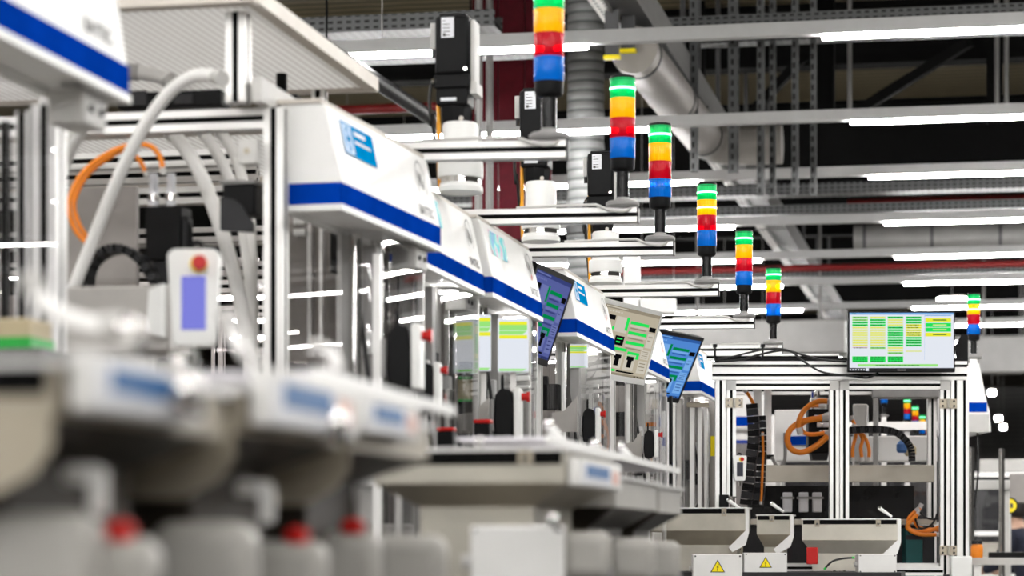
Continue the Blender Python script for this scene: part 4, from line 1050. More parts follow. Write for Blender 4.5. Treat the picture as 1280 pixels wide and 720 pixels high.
def pendant_side(label, px, py, d, hpx):
    """pendant in its holder seen edge-on: black grip to the left, white shell and red button to the right"""
    s_ = hpx * d / F
    c = at(px, py, d)
    t = thing('teach_pendant', label, 'pendant', (c.x, c.y, c.z - s_ / 2), TH + math.radians(84))
    sec = [(-.14, .08), (-.05, 0), (.14, .02), (.17, .3), (.15, .72), (.05, .84), (-.10, .80), (-.16, .55)]
    k = s_
    # x = front/back of the device (shell at -y after turning), built directly in local axes
    P(MB().prism([(a * k, b * k) for a, b in sec], lambda a, z, y: (y, a, z), -k * .20, k * .20), 'grip', 'black', t, bevel=k * .03, label='black grip')
    P(MB().box(-k * .24, k * .24, -k * .26, -k * .15, k * .02, k * .84), 'shell', 'white_plastic', t, bevel=k * .03, label='white shell')
    P(MB().cyl((0, -k * .26, k * .70), (0, -k * .34, k * .70), k * .06, n=12).cyl((0, -k * .34, k * .70), (0, -k * .39, k * .70), k * .085, n=12), 'stop_button', 'red', t, label='red stop button')
    P(MB().tube(smoothpath([(-k * .03, .05 * k, k * .80), (-k * .05, .05 * k, k * .95), (0, .05 * k, k * 1.04), (k * .05, .05 * k, k * .95), (k * .03, .05 * k, k * .80)], 4), k * .022, 8), 'hanger_loop', 'black', t)
    P(MB().box(-k * .22, k * .22, k * .17, k * .23, k * .16, k * .66), 'holder_plate', 'mid_grey', t, bevel=k * .02)
    P(MB().box(-k * .06, k * .06, 0, k * .08, -k * .12, .0), 'cable_gland', 'black', t)
    P(MB().cyl((0, k * .04, -(c.z - s_ / 2)), (0, k * .04, -k * .12), k * .05, n=10), 'stand_pole', 'aluminium_dark', t)
    return t
pendant_side('pendant in its black holder between the first two clear guards, blurred', 502, 440, 4.6, 100)
pendant_side('black and white pendant with a red button beside the second clear guard', 534, 476, 5.35, 66)
pendant_side('black pendant with a cable loop below the small display reflections', 632, 512, 6.35, 78)
pendant_side('black pendant with red button below the beige screen', 737, 528, 7.6, 52)
pendant_side('black pendant with red button left of the far enclosure, smallest seen edge-on', 812, 552, 9.1, 42)
# arm plates that hold the pendants
for (px0, px1, py, hh, d, q) in ((572, 612, 520, 44, 6.4, 'grey, below the narrow display reflection'), (690, 722, 518, 44, 7.65, 'grey, left of the pendant below the beige screen'), (782, 802, 556, 36, 9.15, 'small grey, left of the smallest edge-on pendant')):
    a, b = at(px0, py, d), at(px1, py, d); z = hh * d / F
    solo(MB().prism([(0, -.5), (.55, -.5), (1, -.5), (1, .5), (.5, .1), (0, .05)], lambda u, v, w_: (a.x + (b.x - a.x) * u, a.y + w_, a.z + v * z), 0, .012), 'holder_arm', 'grey_plate', 'pendant holder plate, ' + q, 'holder arm')

# ================================================================== THE FAR ENCLOSURE ACROSS THE AISLE
DE = 10.4
def E(px, py, d=DE): return at(px, py, d)
e0 = E(1050, 678)
EN = thing('glazed_enclosure', 'glazed aluminium enclosure with two doors closing the end of the aisle', 'enclosure', (e0.x, e0.y, 0), TH)
S_ = DE / F
def lx(px): return (px - 1050) * S_          # local x along the front
def lz(py): return H + (HY - py) * S_        # local z
def efr(name, x0, y0, x1, y1, parent=EN, up=None, yy=0.0, th=.04):
    """profile of the enclosure front that covers the pixel rectangle"""
    horiz = (x1 - x0) > (y1 - y0)
    if horiz: a, s = profile((lx(x0), yy, (lz(y0) + lz(y1)) / 2), (lx(x1), yy, (lz(y0) + lz(y1)) / 2), th, (y1 - y0) * S_)
    else: a, s = profile(((lx(x0) + lx(x1)) / 2, yy, lz(y1)), ((lx(x0) + lx(x1)) / 2, yy, lz(y0)), (x1 - x0) * S_, th, (0, 1, 0))
    o = P(a, name, 'aluminium', parent); P(s, 'slot_strip', 'slot_black', o); return o
ZB = 1010
efr('top_beam', 890, 452, 1208, 475)
efr('corner_post', 894, 475.5, 907, ZB); efr('corner_post', 1188, 475.5, 1210, ZB)
efr('mid_rail', 905, 704, 1176, 716, yy=.045)
for (a, b, q) in ((908, 1048, 0), (1049, 1186, 1)):
    dr = P(MB().box(lx(a + 11), lx(b - 11), -.003, .003, lz(704), lz(487)), 'door', 'guard_smoke', EN, label='clear glazed door')
    al, sl = MB(), MB()
    profile((lx(a), 0, lz(481.5)), (lx(b), 0, lz(481.5)), .04, 11 * S_, alu=al, slot=sl)
    for x in (a + 5.7, b - 5.7):
        profile((lx(x), 0, lz(718)), (lx(x), 0, lz(487.2)), 11.4 * S_, .04, (0, 1, 0), alu=al, slot=sl)
    P(al, 'door_frame', 'aluminium', dr); P(sl, 'slot_strip', 'slot_black', dr)
    P(MB().box(lx(a), lx(a + 11.4), -.022, -.02, lz(488), lz(476)).box(lx(b - 11.4), lx(b), -.022, -.02, lz(488), lz(476)), 'corner_plate', 'light_grey', dr)
for (px, py) in ((917, 504), (1184, 505), (1184, 688), (917, 690)):
    hg = P(MB().box(lx(px - 11), lx(px + 11), -.027, -.021, lz(py + 6), lz(py - 6)), 'hinge', 'steel_warm', EN, bevel=.001, label='steel door hinge')
    P(MB().cyl((lx(px), -.031, lz(py + 6)), (lx(px), -.031, lz(py - 6)), .006, n=10), 'pin', 'steel', hg)
    sc = MB()
    for dx in (-7, 7):
        for dy in (-3, 3): sc.cyl((lx(px + dx), -.0285, lz(py + dy)), (lx(px + dx), -.027, lz(py + dy)), .005, n=8)
    P(sc, 'screw', 'chrome', hg)
# back frame and roof of the enclosure
for px in (935, 1215):
    a, s = profile((lx(px), 1.0, 0), (lx(px), 1.0, lz(455)), .04, .04); o = P(a, 'rear_post', 'aluminium', EN); P(s, 'slot_strip', 'slot_black', o)
for y in (.5, 1.0):
    a, s = profile((lx(935), y, lz(470)), (lx(1206), y, lz(470)), .04, .04); o = P(a, 'roof_rail', 'aluminium', EN); P(s, 'slot_strip', 'slot_black', o)
P(MB().box(lx(895), lx(1205), .02, .08, lz(452), lz(447)), 'roof_gutter', 'black', EN)
a, s = profile((lx(890), .3, lz(440)), (lx(1060), .3, lz(440)), .03, .03); o = P(a, 'top_rail', 'aluminium', EN); P(s, 'slot_strip', 'slot_black', o)
for px in (895, 955):
    P(MB().box(lx(px - 1.2), lx(px + 1.2), .05, .06, lz(447), lz(430)).box(lx(px - 2.5), lx(px + 2.5), .04, .07, lz(433), lz(429)), 'cable_peg', 'black', EN)
P(MB().box(lx(1186), lx(1212), -.06, -.021, lz(722), lz(695)), 'lock_box', 'white_plastic', EN, bevel=.006, label='white door switch box')
P(MB().box(lx(960), lx(1186), .35, .42, lz(600), lz(578)), 'bridge_plate', 'steel', EN, bevel=.002)
P(MB().box(lx(960), lx(1186), .9, .92, lz(646), lz(601)), 'dark_shield', 'black_gloss', EN)
P(MB().box(lx(925), lx(1186), .30, 1.0, lz(655), lz(648)), 'machine_bed', 'steel', EN)
P(MB().box(lx(925), lx(1186), .35, .98, .0, lz(656)), 'machine_base', 'dark_grey', EN)
# inside: tool carriage, cables, drag chains
def inside(px, py, y):  # world point y metres behind the front
    return EN.matrix_basis @ Vector((lx(px), y, lz(py)))
bpy.context.view_layer.update()
q = at(1026, 575, 10.75)
t = thing('tool_carriage', 'black tool carriage with pale plugs hung with orange cables behind the left door', 'tool carriage', q, TH)
P(MB().box(-.055, .05, 0, .10, .03, .23), 'carriage_body', 'black', t, bevel=.008)
P(MB().prism([(-.035, 0), (.03, 0), (.045, .06), (-.05, .06)], lambda x, z, y: (x, y, z), .01, .09), 'nose', 'dark_grey', t)
for k in range(3):
    pl = P(MB().cyl((-.03 + .012 * k, -.01, .19 - .033 * k), (.045, -.01, .19 - .033 * k), .011, n=12), 'cable_plug', 'label_white', t)
    P(MB().cyl((0, -.01, .19 - .033 * k), (.008, -.01, .19 - .033 * k), .013, n=12), 'plug_ring', 'chrome', pl)
P(MB().box(-.04, .03, .02, .08, .23, .28).cyl((-.02, .03, .28), (-.02, .03, .31), .02, n=12), 'lift_head', 'chrome', t)
P(MB().box(-.02, .02, .03, .07, .31, .40), 'guide', 'aluminium', t)
D2 = 10.62
hose([(1040, 502), (1022, 502), (1006, 512), (998, 528), (1000, 540)], 3.4, D2, 'orange cable curling above the tool carriage, highest', 'power_cable', 'orange_cable', 'cable')
hose([(1040, 540), (1022, 556), (1004, 565), (990, 562), (984, 550), (988, 537), (1000, 528), (1016, 524), (1034, 522)], 3.8, D2 + .02, 'thick orange cable loop hanging left of the tool carriage', 'power_cable', 'orange_cable', 'cable')
hose([(1036, 518), (1016, 524), (1002, 531), (1004, 540), (1016, 543), (1036, 540)], 2.6, D2 + .05, 'thin orange cable across the tool carriage', 'power_cable', 'orange_cable', 'cable')
for k, pts in enumerate(([(1064, 520), (1070, 540), (1066, 560), (1066, 576)], [(1070, 535), (1078, 548), (1076, 560), (1078, 576)], [(1066, 530), (1080, 545), (1086, 560), (1086, 576)])):
    hose(pts, 2.3, D2 + .05, 'orange cable dropping right of the middle stile, ' + ['leftmost', 'middle', 'rightmost'][k], 'power_cable', 'orange_cable', 'cable')
drag_chain('black drag chain arching behind the right door', [(1062, 538), (1080, 537), (1100, 537), (1118, 540), (1132, 550), (1139, 562), (1140, 577)], 10.6, .030, .05)
drag_chain('dark grey drag chain hanging behind the left door', [(940, 505), (942, 530), (942, 555), (938, 580), (936, 605), (932, 632)], 10.55, .05, .05, n=3)
drag_chain('second hanging drag chain, right beside the first behind the left door', [(950, 520), (951, 545), (951, 565), (950, 590), (949, 610), (947, 632)], 10.62, .05, .035, n=3)
hose([(953, 540), (954, 565), (953, 590), (952, 615), (951, 630)], 1.6, 10.6, 'thin orange cable along the hanging drag chain', 'power_cable', 'orange_cable', 'cable')
hose([(931, 488), (936, 494), (942, 505), (946, 512)], 2.2, 10.6, 'orange cable at the top of the hanging drag chain', 'power_cable', 'orange_cable', 'cable')
for k, pts in enumerate(([(1150, 640), (1140, 650), (1134, 660), (1150, 668), (1176, 668)], [(1148, 636), (1136, 648), (1138, 662), (1160, 664), (1178, 656)], [(1152, 630), (1144, 650), (1150, 660), (1168, 662), (1178, 662)])):
    hose(pts, 2.4, 10.55 + .03 * k, 'orange cable bundle strand at lower right behind the right door, ' + ['lowest', 'middle', 'highest'][k], 'power_cable', 'orange_cable', 'cable')
for k, pts in enumerate(([(1150, 640), (1160, 648), (1174, 648), (1178, 640)], [(1144, 648), (1150, 660), (1164, 656), (1172, 642)])):
    hose(pts, 1.3, 10.52, 'thin black cable loop over the orange bundle, ' + ['upper', 'lower'][k], 'data_cable', 'black_cable', 'cable', conn='black')
q = at(948, 500, 10.95)
t = thing('linear_guide', 'pair of upright aluminium guides behind the left door', 'linear guide', (q.x, q.y, H + .40), TH)
P(MB().box(-.02, .015, 0, .04, 0, .30).box(.03, .06, 0, .04, 0, .30), 'guide_rail', 'aluminium', t)
P(MB().box(-.03, .07, -.01, .05, -.02, 0), 'end_stop', 'black', t)
P(MB().tube(smoothpath([(.06, -.01, -.01), (.09, -.01, -.06), (.12, -.01, -.02), (.12, -.01, .10)]), .008, 8), 'grey_hose', 'mid_grey', t)
# white screens (sheet metal) deeper in the enclosure
for (x0, y0, x1, y1, d, m_, q) in ((1064, 545, 1170, 577, 11.6, 'white_paint', 'long low white cover behind the drag chain of the right door'), (968, 512, 1034, 577, 11.9, 'white_paint', 'white cover behind the orange loops'),
                               (1066, 505, 1084, 577, 11.5, 'light_grey', 'pale upright cover right of the middle stile'), (1090, 484, 1176, 497, 11.3, 'mid_grey', 'grey crossbar cover at the top behind the right door')):
    mb = MB(); pbox(mb, x0, y0, x1, y1, d, .12)
    cc = at((x0 + x1) / 2, y1, d); cc = at(x0 + 4, y1, d); mb.box(cc.x - .012, cc.x + .012, cc.y + .03, cc.y + .09, 0, cc.z)
    solo(mb, 'machine_cover', m_, q, 'cover', bevel=.006)
mb = MB(); pbox(mb, 980, 545, 1036, 556, 11.88, .02)
solo(mb, 'stripe_plate', 'blue_stripe', 'dark blue stripe plate on the cover behind the orange loops', 'plate')
for k, (px, py, m_, q) in enumerate(((1128, 566, 'bin_blue', 'blue'), (1138, 570, 'tan_board', 'tan'))):
    c = at(px, py, 11.2)
    solo(MB().lathe([(.02, 0), (.028, .01), (.028, .04), (.015, .055), (.006, .06)], c, 12), 'fitting', m_, 'small %s fitting on the white cover behind the right door' % q, 'fitting')
for (px, d, w_, m_) in ((1125, 11.0, .09, 'white_plastic'), (1146, 11.0, .12, 'white_plastic'), (1100, 11.1, .10, 'white_plastic')):
    pass
for k, px in enumerate((985, 1005, 1022)):
    c = at(px, 640, 11.0)
    t = thing('part_carrier', 'small pale part carrier on the bed behind the left door, ' + ['leftmost', 'middle', 'rightmost'][k] + ' of three', 'carrier', (c.x, c.y, c.z), TH)
    P(MB().box(-.02, .02, 0, .04, 0, .09), 'carrier_body', 'label_white', t, bevel=.004)
    P(MB().box(-.028, .028, -.005, .045, .06, .07), 'collar', 'mid_grey', t)
c = at(1145, 700, 10.6)
t = thing('control_box', 'dark teal control box behind the right door, below the orange bundle', 'control box', (c.x, c.y, c.z - .06), TH)
P(MB().box(-.045, .03, 0, .1, 0, .20), 'box_body', 'teal', t, bevel=.004)
P(MB().box(-.045, .03, -.004, 0, .15, .17), 'flange', 'dark_grey', t)
# tower reflections in the right door's glass, built as tiny towers behind it
for k, (px, py) in enumerate(((1105, 503), (1134, 522), (1144, 529), (1153, 538), (1161, 546))):
    c = at(px, py + 18, 14.5 + k)
    o = dup(tw, c, 0, 'tiny built reflection of a signal tower behind the right door, ' + ['leftmost', 'second from the left', 'third from the left', 'fourth from the left', 'rightmost'][k], 'built tower reflections behind the door')
    o.scale = (.62, .62, .62)
    P(MB().box(-.025, .025, -.025, .025, -c.z / .62, 0), 'stand', 'aluminium', o)

# wide status monitor on the enclosure
c = at(1127, 430, 10.25)
t = thing('status_monitor', 'wide flat monitor with green and yellow status table standing on the far enclosure', 'monitor', (c.x, c.y, lz(468)), TH)
s_ = 10.25 / F; W_, H_ = 134 * s_, 76 * s_
P(MB().box(-W_ / 2, W_ / 2, 0, .035, 0, H_), 'housing', 'black', t, bevel=.003)
x0, x1, z0, z1 = -W_ / 2 + 2 * s_, W_ / 2 - 2 * s_, 5 * s_, H_ - 2 * s_
sc = P(MB().box(x0, x1, -.001, .0, z0, z1), 'display', 'scr_white', t, label='lit display with status table')
g = MB()
def r(u0, v0, u1, v1, k, l=.0016):
    g.cur = k; xx = lambda u: x0 + (x1 - x0) * u; zz = lambda v: z1 + (z0 - z1) * v
    g.quad((xx(u0), -l, zz(v1)), (xx(u1), -l, zz(v1)), (xx(u1), -l, zz(v0)), (xx(u0), -l, zz(v0)))
G, LM, PL, YL, PK, BL, TX = range(7)
r(0, 0, 1, .035, BL); r(.02, .012, .06, .025, TX, .002)
colA = 'LLGGPPPPPPPPK'; colB = 'PGGGPPPPPPPPL'; colC = 'GPPPgGGGGGGGPPL'; colD = 'GGGYYYYYGGGG'
km = {'L': LM, 'G': G, 'g': G, 'P': PL, 'Y': YL, 'K': PK}
for ci, (u, cc) in enumerate(((.025, colA), (.195, colB), (.365, colC), (.54, colD))):
    for k, ch in enumerate(cc):
        v = .065 + k * .046
        r(u, v + .004, u + .15, v + (.040 if ch != 'K' else .020), km[ch])
        random.seed(ci * 40 + k)
        uu = u + .012
        while uu < u + .125:
            l = random.uniform(.008, .03); r(uu, v + .014, min(uu + l, u + .14), v + .028, TX if ch in 'GgL' else (YL if ch == 'P' else TX), .002); uu += l + .006
r(.54, .685, .69, .71, PL)
for k, (v0, v1, m_) in enumerate(((.10, .165, YL), (.185, .26, G), (.27, .345, G), (.36, .43, YL))):
    r(.725, v0, .975, v1, m_); r(.80, (v0 + v1) / 2 - .01, .93, (v0 + v1) / 2 + .01, PL if m_ == G else TX, .002); r(.725, v0, .73, v1, PK, .002)
r(.722, .045, .976, .06, BL); r(.7195, .05, .721, .86, BL)
for k in range(3):
    u = .025 + k * .17
    r(u, .79, u + .15, .90, G)
    for j in range(3):
        uu = u + .01
        while uu < u + .125:
            l = random.uniform(.01, .03); r(uu, .80 + j * .035, min(uu + l, u + .14), .815 + j * .035, TX, .002); uu += l + .007
r(.08, .93, .85, .975, LM); 
uu = .25
while uu < .66:
    l = random.uniform(.01, .03); r(uu, .945, uu + l, .96, TX, .002); uu += l + .007
P(g, 'status_table', ['scr_green', 'scr_lime', 'scr_pale', 'scr_yellow', 'scr_pink', 'scr_blue_light', 'scr_text'], sc)
ic = MB()
for k in range(6): ic.box(-W_ / 2 + (2 + k * 3.4) * s_, -W_ / 2 + (3.8 + k * 3.4) * s_, -.001, 0, 2 * s_, 3.6 * s_)
ic.box(-W_ / 2 + 22 * s_, -W_ / 2 + 26 * s_, -.001, 0, 1.2 * s_, 4.6 * s_)
P(ic, 'taskbar_icons', 'scr_white', t)
P(MB().box(-.018, .018, -.001, 0, 1.8 * s_, 3 * s_), 'badge', 'mid_grey', t)
P(MB().box(-.06, .06, .035, .06, .06, .18).box(-.02, .02, .06, .20, .10, .14), 'mount_bracket', 'black', t)
c = at(1200, 446, 10.6)
solo(MB().prism([(0, 0), (.055, 0), (.055, .13), (.03, .14), (.0, .09)], lambda x, z, y: (c.x + x - .02, c.y + y, lz(452) + z), 0, .05), 'cable_bracket', 'black', 'black bracket right of the wide monitor', 'bracket')
hose([(893, 449), (915, 446), (935, 441), (955, 437), (975, 436), (990, 440), (1005, 452), (1025, 464), (1045, 468), (1065, 470), (1085, 472), (1098, 466)], 1.3, 10.28, 'black cable draped over the far enclosure up to the wide monitor', 'data_cable', 'black_cable', 'cable', conn='black')
hose([(893, 452), (925, 450), (950, 443), (980, 438), (1005, 444), (1030, 450), (1058, 452)], 1.4, 10.33, 'second black cable along the top of the far enclosure', 'data_cable', 'black_cable', 'cable', conn='black')
# right side hood with its tower
c = at(1208, 540, 13.0); s2 = 13.0 / F
t = thing('machine_hood', 'white hood with blue stripe right of the far enclosure, behind its corner post', 'machine hood', c, TH)
P(MB().prism([(-.06, 0), (31 * s2, 0), (29 * s2, 28 * s2), (26 * s2, 36 * s2), (16 * s2, 86 * s2), (-.06, 86 * s2)], lambda x, z, y: (x, y, z), 0, .55), 'hood_body', 'white_paint', t, bevel=.004)
P(MB().box(-.06, 25.6 * s2, -.003, 0, 25 * s2, 37 * s2), 'stripe', 'blue_stripe', t)
P(MB().box(-.06, 28 * s2, -.004, 0, 0, 22 * s2), 'underside_skirt', 'light_grey', t)
P(MB().box(-.05, -.005, .05, .10, -c.z, 0), 'pillar', 'aluminium', t)
P(MB().box(.0, 17 * s2, .06, .064, -.62, 0), 'clear_guard', 'guard', t)
o = dup(tw2, at(1217, 456, 13.1), 0, 'small signal tower with lit yellow lens, right of the wide monitor at the right edge')
q = o.location; 
P(MB().box(-.02, .02, -.02, .02, -.03, 0), 'foot_block', 'aluminium', o)
o.location.z = c.z + 86 * s2 + .03
hose([(1222, 539), (1223, 580), (1221, 610), (1218, 635)], 1.2, 13.1, 'black cable hanging below the right hood', 'data_cable', 'black_cable', 'cable', conn='black')
# clear guard under that hood
a = at(1212, 600, 12.9); b = at(1224, 600, 12.9)

# ================================================================== PARTS FEEDERS
def feeder(label, xr, y, wd, ln, ztop, hgt, bracket_x=(.25, .8), zbench=H - .10, label_box=False, m_='steel', group=None, fun=None, flange=True):
    """sheet-metal hopper: upright rim, funnel below, lid on top; near right corner at (xr, y)"""
    t = thing('parts_hopper', label, 'hopper', (xr - wd / 2, y + ln / 2, zbench), 0, group)
    def fr(z0, a, z1, b):   # frustum ring between two inset rectangles, in world points
        v = []
        for z, i in ((z0, a), (z1, b)):
            v += [(xr - wd + i, y + i, z), (xr - i, y + i, z), (xr - i, y + ln - i, z), (xr - wd + i, y + ln - i, z)]
        return v, [(0, 1, 5, 4), (1, 2, 6, 5), (2, 3, 7, 6), (3, 0, 4, 7)]
    z1 = ztop - hgt * .52; z2 = ztop - hgt * .82; z3 = zbench + .001
    P(MB().add(*fr(z1, 0, ztop - .012, 0)), 'rim_wall', m_, t, True)
    ins = min(wd, ln) * .20
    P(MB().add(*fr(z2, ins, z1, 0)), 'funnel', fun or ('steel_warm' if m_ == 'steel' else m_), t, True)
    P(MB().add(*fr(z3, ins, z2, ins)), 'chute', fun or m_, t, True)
    P(MB().box(xr - wd + .004, xr - .004, y - .0015, y - .0002, ztop - .012 - (hgt * .10 if flange else .018), ztop - .012), 'gasket', 'slot_black', t, True, label='black gasket strip')
    P(MB().box(xr - wd - .003, xr + .006, y - .005, y + ln + .004, ztop - .012, ztop - .007), 'lid_frame', 'aluminium', t, True)
    for f_ in bracket_x:
        x = xr - wd + wd * f_
        bk = P(MB().box(x - .010, x + .010, y - .005, y - .0015, ztop - .012 - hgt * .16, ztop - .010), 'clip', 'steel_warm', t, True)
        q = Vector(world_of(t)); 
        bo = P(MB().cyl((x, y - .008, ztop - .012 - hgt * .09), (x, y - .005, ztop - .012 - hgt * .09), .005, n=8), 'bolt', 'chrome', bk, True)
    # end plate with the funnel outline on the aisle side
    if flange: P(MB().prism([(0, ztop - .012), (0, z1), (-.07, z2 - .01), (-.055, z2 - .03), (.0, z2 - .0), (.014, z1 - .01), (.014, ztop - .012)], lambda a, z, yy: (xr + a, yy, z), y - .003, y + .0005), 'end_flange', 'aluminium', t, True)
    return t
def junction(label, px0, py0, px1, py1, d, sign, screws=True):
    c = at((px0 + px1) / 2, py1, d); wd = (px1 - px0) * d / F; ht = (py1 - py0) * d / F
    t = thing('junction_box', label, 'junction box', c, TH)
    P(MB().box(-wd / 2, wd / 2, 0, .09, 0, ht), 'box_cover', 'white_matt', t, bevel=.003)
    if screws:
        sc = MB()
        for sx in (-1, 1):
            for z in (.07, .93): sc.cyl((sx * wd * .45, -.002, ht * z), (sx * wd * .45, .001, ht * z), wd * .018, n=8)
        P(sc, 'screw', 'dark_grey', t)
    if sign:
        s = wd * .14; zc = ht * .52
        tri = lambda k: [(k * math.sin(math.radians(a)), zc - s * .15 + k * math.cos(math.radians(a))) for a in (0, 120, 240)]
        w_ = P(MB().prism(tri(s * 1.22), lambda x, z, y: (x, y, z), -.0012, .001), 'warning_sign', 'black', t, label='yellow triangle with black lightning flash')
        P(MB().prism(tri(s), lambda x, z, y: (x, y, z), -.002, -.001), 'yellow_field', 'warning_yellow', w_)
        fl = [(.10, .55), (-.16, .02), (.0, .04), (-.08, -.30), (-.15, -.26), (-.04, -.48), (.10, -.30), (.02, -.30), (.14, .14), (-.02, .12), (.18, .52)]
        P(MB().prism([(a * s, zc - s * .10 + b * s) for a, b in fl], lambda x, z, y: (x, y, z), -.0028, -.0018), 'flash', 'black', w_)
    P(MB().cyl((-wd / 2 - .012, .045, ht * .45), (-wd / 2, .045, ht * .45), .010, n=10), 'cable_gland', 'light_grey', t)
    return t
# far hoppers in front of the enclosure
def hopper_px(label, x0, x1, ytop, d, hpx, ln, m_='steel', bx=(.15, .72)):
    a, b = at(x0, ytop, d), at(x1, ytop, d)
    return feeder(label, b.x, b.y, (x1 - x0) * d / F, ln, b.z, hpx * d / F, bx, H - .12, m_=m_)
hopper_px('steel parts hopper in front of the far enclosure, left one with the widest funnel', 797, 932, 632, 9.93, 60, .2, bx=(.14, .80))
hopper_px('narrow steel parts hopper in the middle of the three at the far enclosure', 946, 988, 641, 10.02, 52, .2, bx=(.45,))
hopper_px('pale steel parts hopper on the right of the three at the far enclosure', 1003, 1122, 646, 10.02, 56, .2, 'steel_pale', (.16, .80))
junction('white junction box with warning triangle below the left far hopper', 866, 693, 928, 726, 9.78, True)
junction('white junction box with warning triangle below the middle far hopper', 930, 691, 984, 718, 9.86, True)
junction('plain white junction box with a yellow-green gland below the right far hopper', 1073, 693, 1121, 716, 9.86, False)
for k, (px, py, d, q) in enumerate(((838, 622, 10.2, 'left'), (905, 628, 10.2, 'right'))):
    c = at(px, 633, d)
    t = thing('sensor_block', 'black sensor block standing behind the left far hopper lid, ' + q + ' one', 'sensor', (c.x, c.y, c.z))
    P(MB().box(-.022, .018, 0, .04, -.004, .05), 'block', 'black', t, bevel=.003); P(MB().box(-.02, .04, .005, .03, -(c.z - H + .122), -.004), 'stand', 'steel', t)
    P(MB().cyl((.035, .01, -.004), (.035, .01, .035), .012, n=12).cyl((.035, .01, .035), (.035, .01, .042), .018, n=12), 'knob', 'chrome', t)
for k, (px, py, d, q) in enumerate(((917, 630, 10.16, 'behind the left far hopper'), (971, 634, 10.22, 'behind the middle far hopper'), (1106, 640, 10.22, 'behind the right far hopper'))):
    c = at(px, py + 6, d); L_ = .05
    t = thing('lid_lever', 'slim bright lid lever leaning to the left ' + q, 'lever', c)
    P(MB().cyl((.03, 0, 0), (-.02, 0, .035), .005, .008, n=10), 'lever_arm', 'white_plastic', t)
    P(MB().ball((-.022, 0, .037), .009, 10), 'lever_knob', 'chrome', t)
solo(MB().box(*[v for v in (at(1008, 700, 9.9).x, at(1022, 700, 9.9).x)], at(1008, 700, 9.9).y, at(1008, 700, 9.9).y + .05, H - .09, H - .02), 'red_clamp', 'red', 'red clamp between the middle and right far hoppers', 'clamp', bevel=.003)
hose([(1030, 712), (1040, 702), (1054, 698), (1068, 697)], 1.3, 9.72, 'thin black cable leading into the plain junction box', 'data_cable', 'black_cable', 'cable', conn='green_plastic')
a, b = at(1070, 714, 10.3), at(1178, 714, 10.3)
t = thing('cross_rail', 'slotted aluminium rail below the right door of the far enclosure', 'rail', b)
al, sl = profile(Vector(a) - Vector(b), (0, 0, 0), .04, .04); o = P(al, 'extrusion', 'aluminium', t); P(sl, 'slot_strip', 'slot_black', o)
# bench the far hoppers stand on
a, b = at(795, 700, 9.9), at(1130, 700, 9.98)
t = thing('feeder_bench', 'dark feeder bench below the three far hoppers', 'bench', ((a.x + b.x) / 2, (a.y + b.y) / 2, 0))
P(MB().box(a.x, b.x, a.y - .03, b.y + .14, H - .16, H - .122), 'bench_top', 'dark_grey', t, True)
for x in (a.x + .05, b.x - .05):
    for y in (a.y, b.y + .10): P(MB().box(x - .02, x + .02, y - .02, y + .02, 0, H - .16), 'leg', 'aluminium', t, True)

# near hoppers of the feeder line (mostly far out of focus)
XF = -.555
fd = [(1.45, 'cut by the left edge of the photo', .27), (1.80, 'second from the left in the foreground', .27), (2.12, 'third from the left in the foreground', .28), (3.19, 'with a long black gasket, lower centre', .262), (3.62, 'with a lid and lever, right of the middle one', .26), (4.1, 'last of the near line, right below the long thin lid', .26)]
for i, (d, q, wd) in enumerate(fd):
    y = yof(d, XF)
    ln = (yof(fd[i + 1][0], XF) - y - .03) if i in (0, 1, 3, 4) else .30
    zt = H + (.119, .125, .125, .134, .108, .106)[i]
    hp = feeder('blurred steel parts hopper, ' + q, XF, y, wd, ln, zt, .105 if i > 2 else .082, (.5,) if i < 3 else (.2, .8), H - .10, m_='steel_warm' if i < 3 else 'steel' if i == 3 else 'drive_grey', fun='trough_shaded' if i != 3 else None, flange=False)
    if i < 3:
        P(MB().prism([(XF - wd, zt - .031), (XF, zt - .031), (XF, zt - .062), (XF - .012, zt - .078), (XF - .04, zt - .092), (XF - wd, zt - .092)], lambda x, z, yy: (x, yy, z), y - .0035, y - .0018), 'front_plate', 'steel_warm', hp, True)
t = thing('feeder_bench', 'steel feeder bench carrying the blurred hoppers in the foreground', 'bench', (-.8, 2.9, 0))
P(MB().box(-1.15, -.38, .95, 4.9, H - .135, H - .101), 'bench_top', 'dark_grey', t, True)
for x in (-1.1, -.44):
    for y in (1.05, 3.0, 4.85): P(MB().box(x - .03, x + .03, y - .03, y + .03, 0, H - .135), 'leg', 'aluminium', t, True)
# controllers with blue labels on the aisle side walls of the hoppers
for i, (pa, pb, py, hpx, q) in enumerate(((80, 226, 489, 72, 'largest, at lower left'), (308, 422, 507, 68, 'second, left of the long white cover'), (432, 502, 524, 46, 'third, under the long white cover'), (708, 762, 594, 34, 'fourth, below the thin slanting cover'))):
    da, db = dep(pa, XF), dep(pb, XF); dm = (da + db) / 2
    w_ = yof(db, XF) - yof(da, XF); h_ = hpx * dm / F; z = zat(py, dm)
    t = thing('feeder_controller', 'blurred white feeder controller with blue label, ' + q, 'controller', (XF + .018, yof(dm, XF), z - h_ / 2), math.pi / 2)
    P(MB().box(-w_ / 2, w_ / 2, 0, .016, 0, h_), 'controller_body', 'white_matt', t, bevel=.003)
    lb = P(MB().box(-w_ * .46, w_ * .22, -.001, 0, h_ * .10, h_ * .80), 'label_plate', 'label_white', t)
    P(MB().box(-w_ * .36, w_ * .16, -.002, -.001, h_ * .36, h_ * .78), 'blue_field', 'label_blue', lb, label='blue label field')
    P(MB().box(w_ * .26, w_ * .42, -.001, 0, h_ * .22, h_ * .70), 'pink_key', 'label_pink', t)
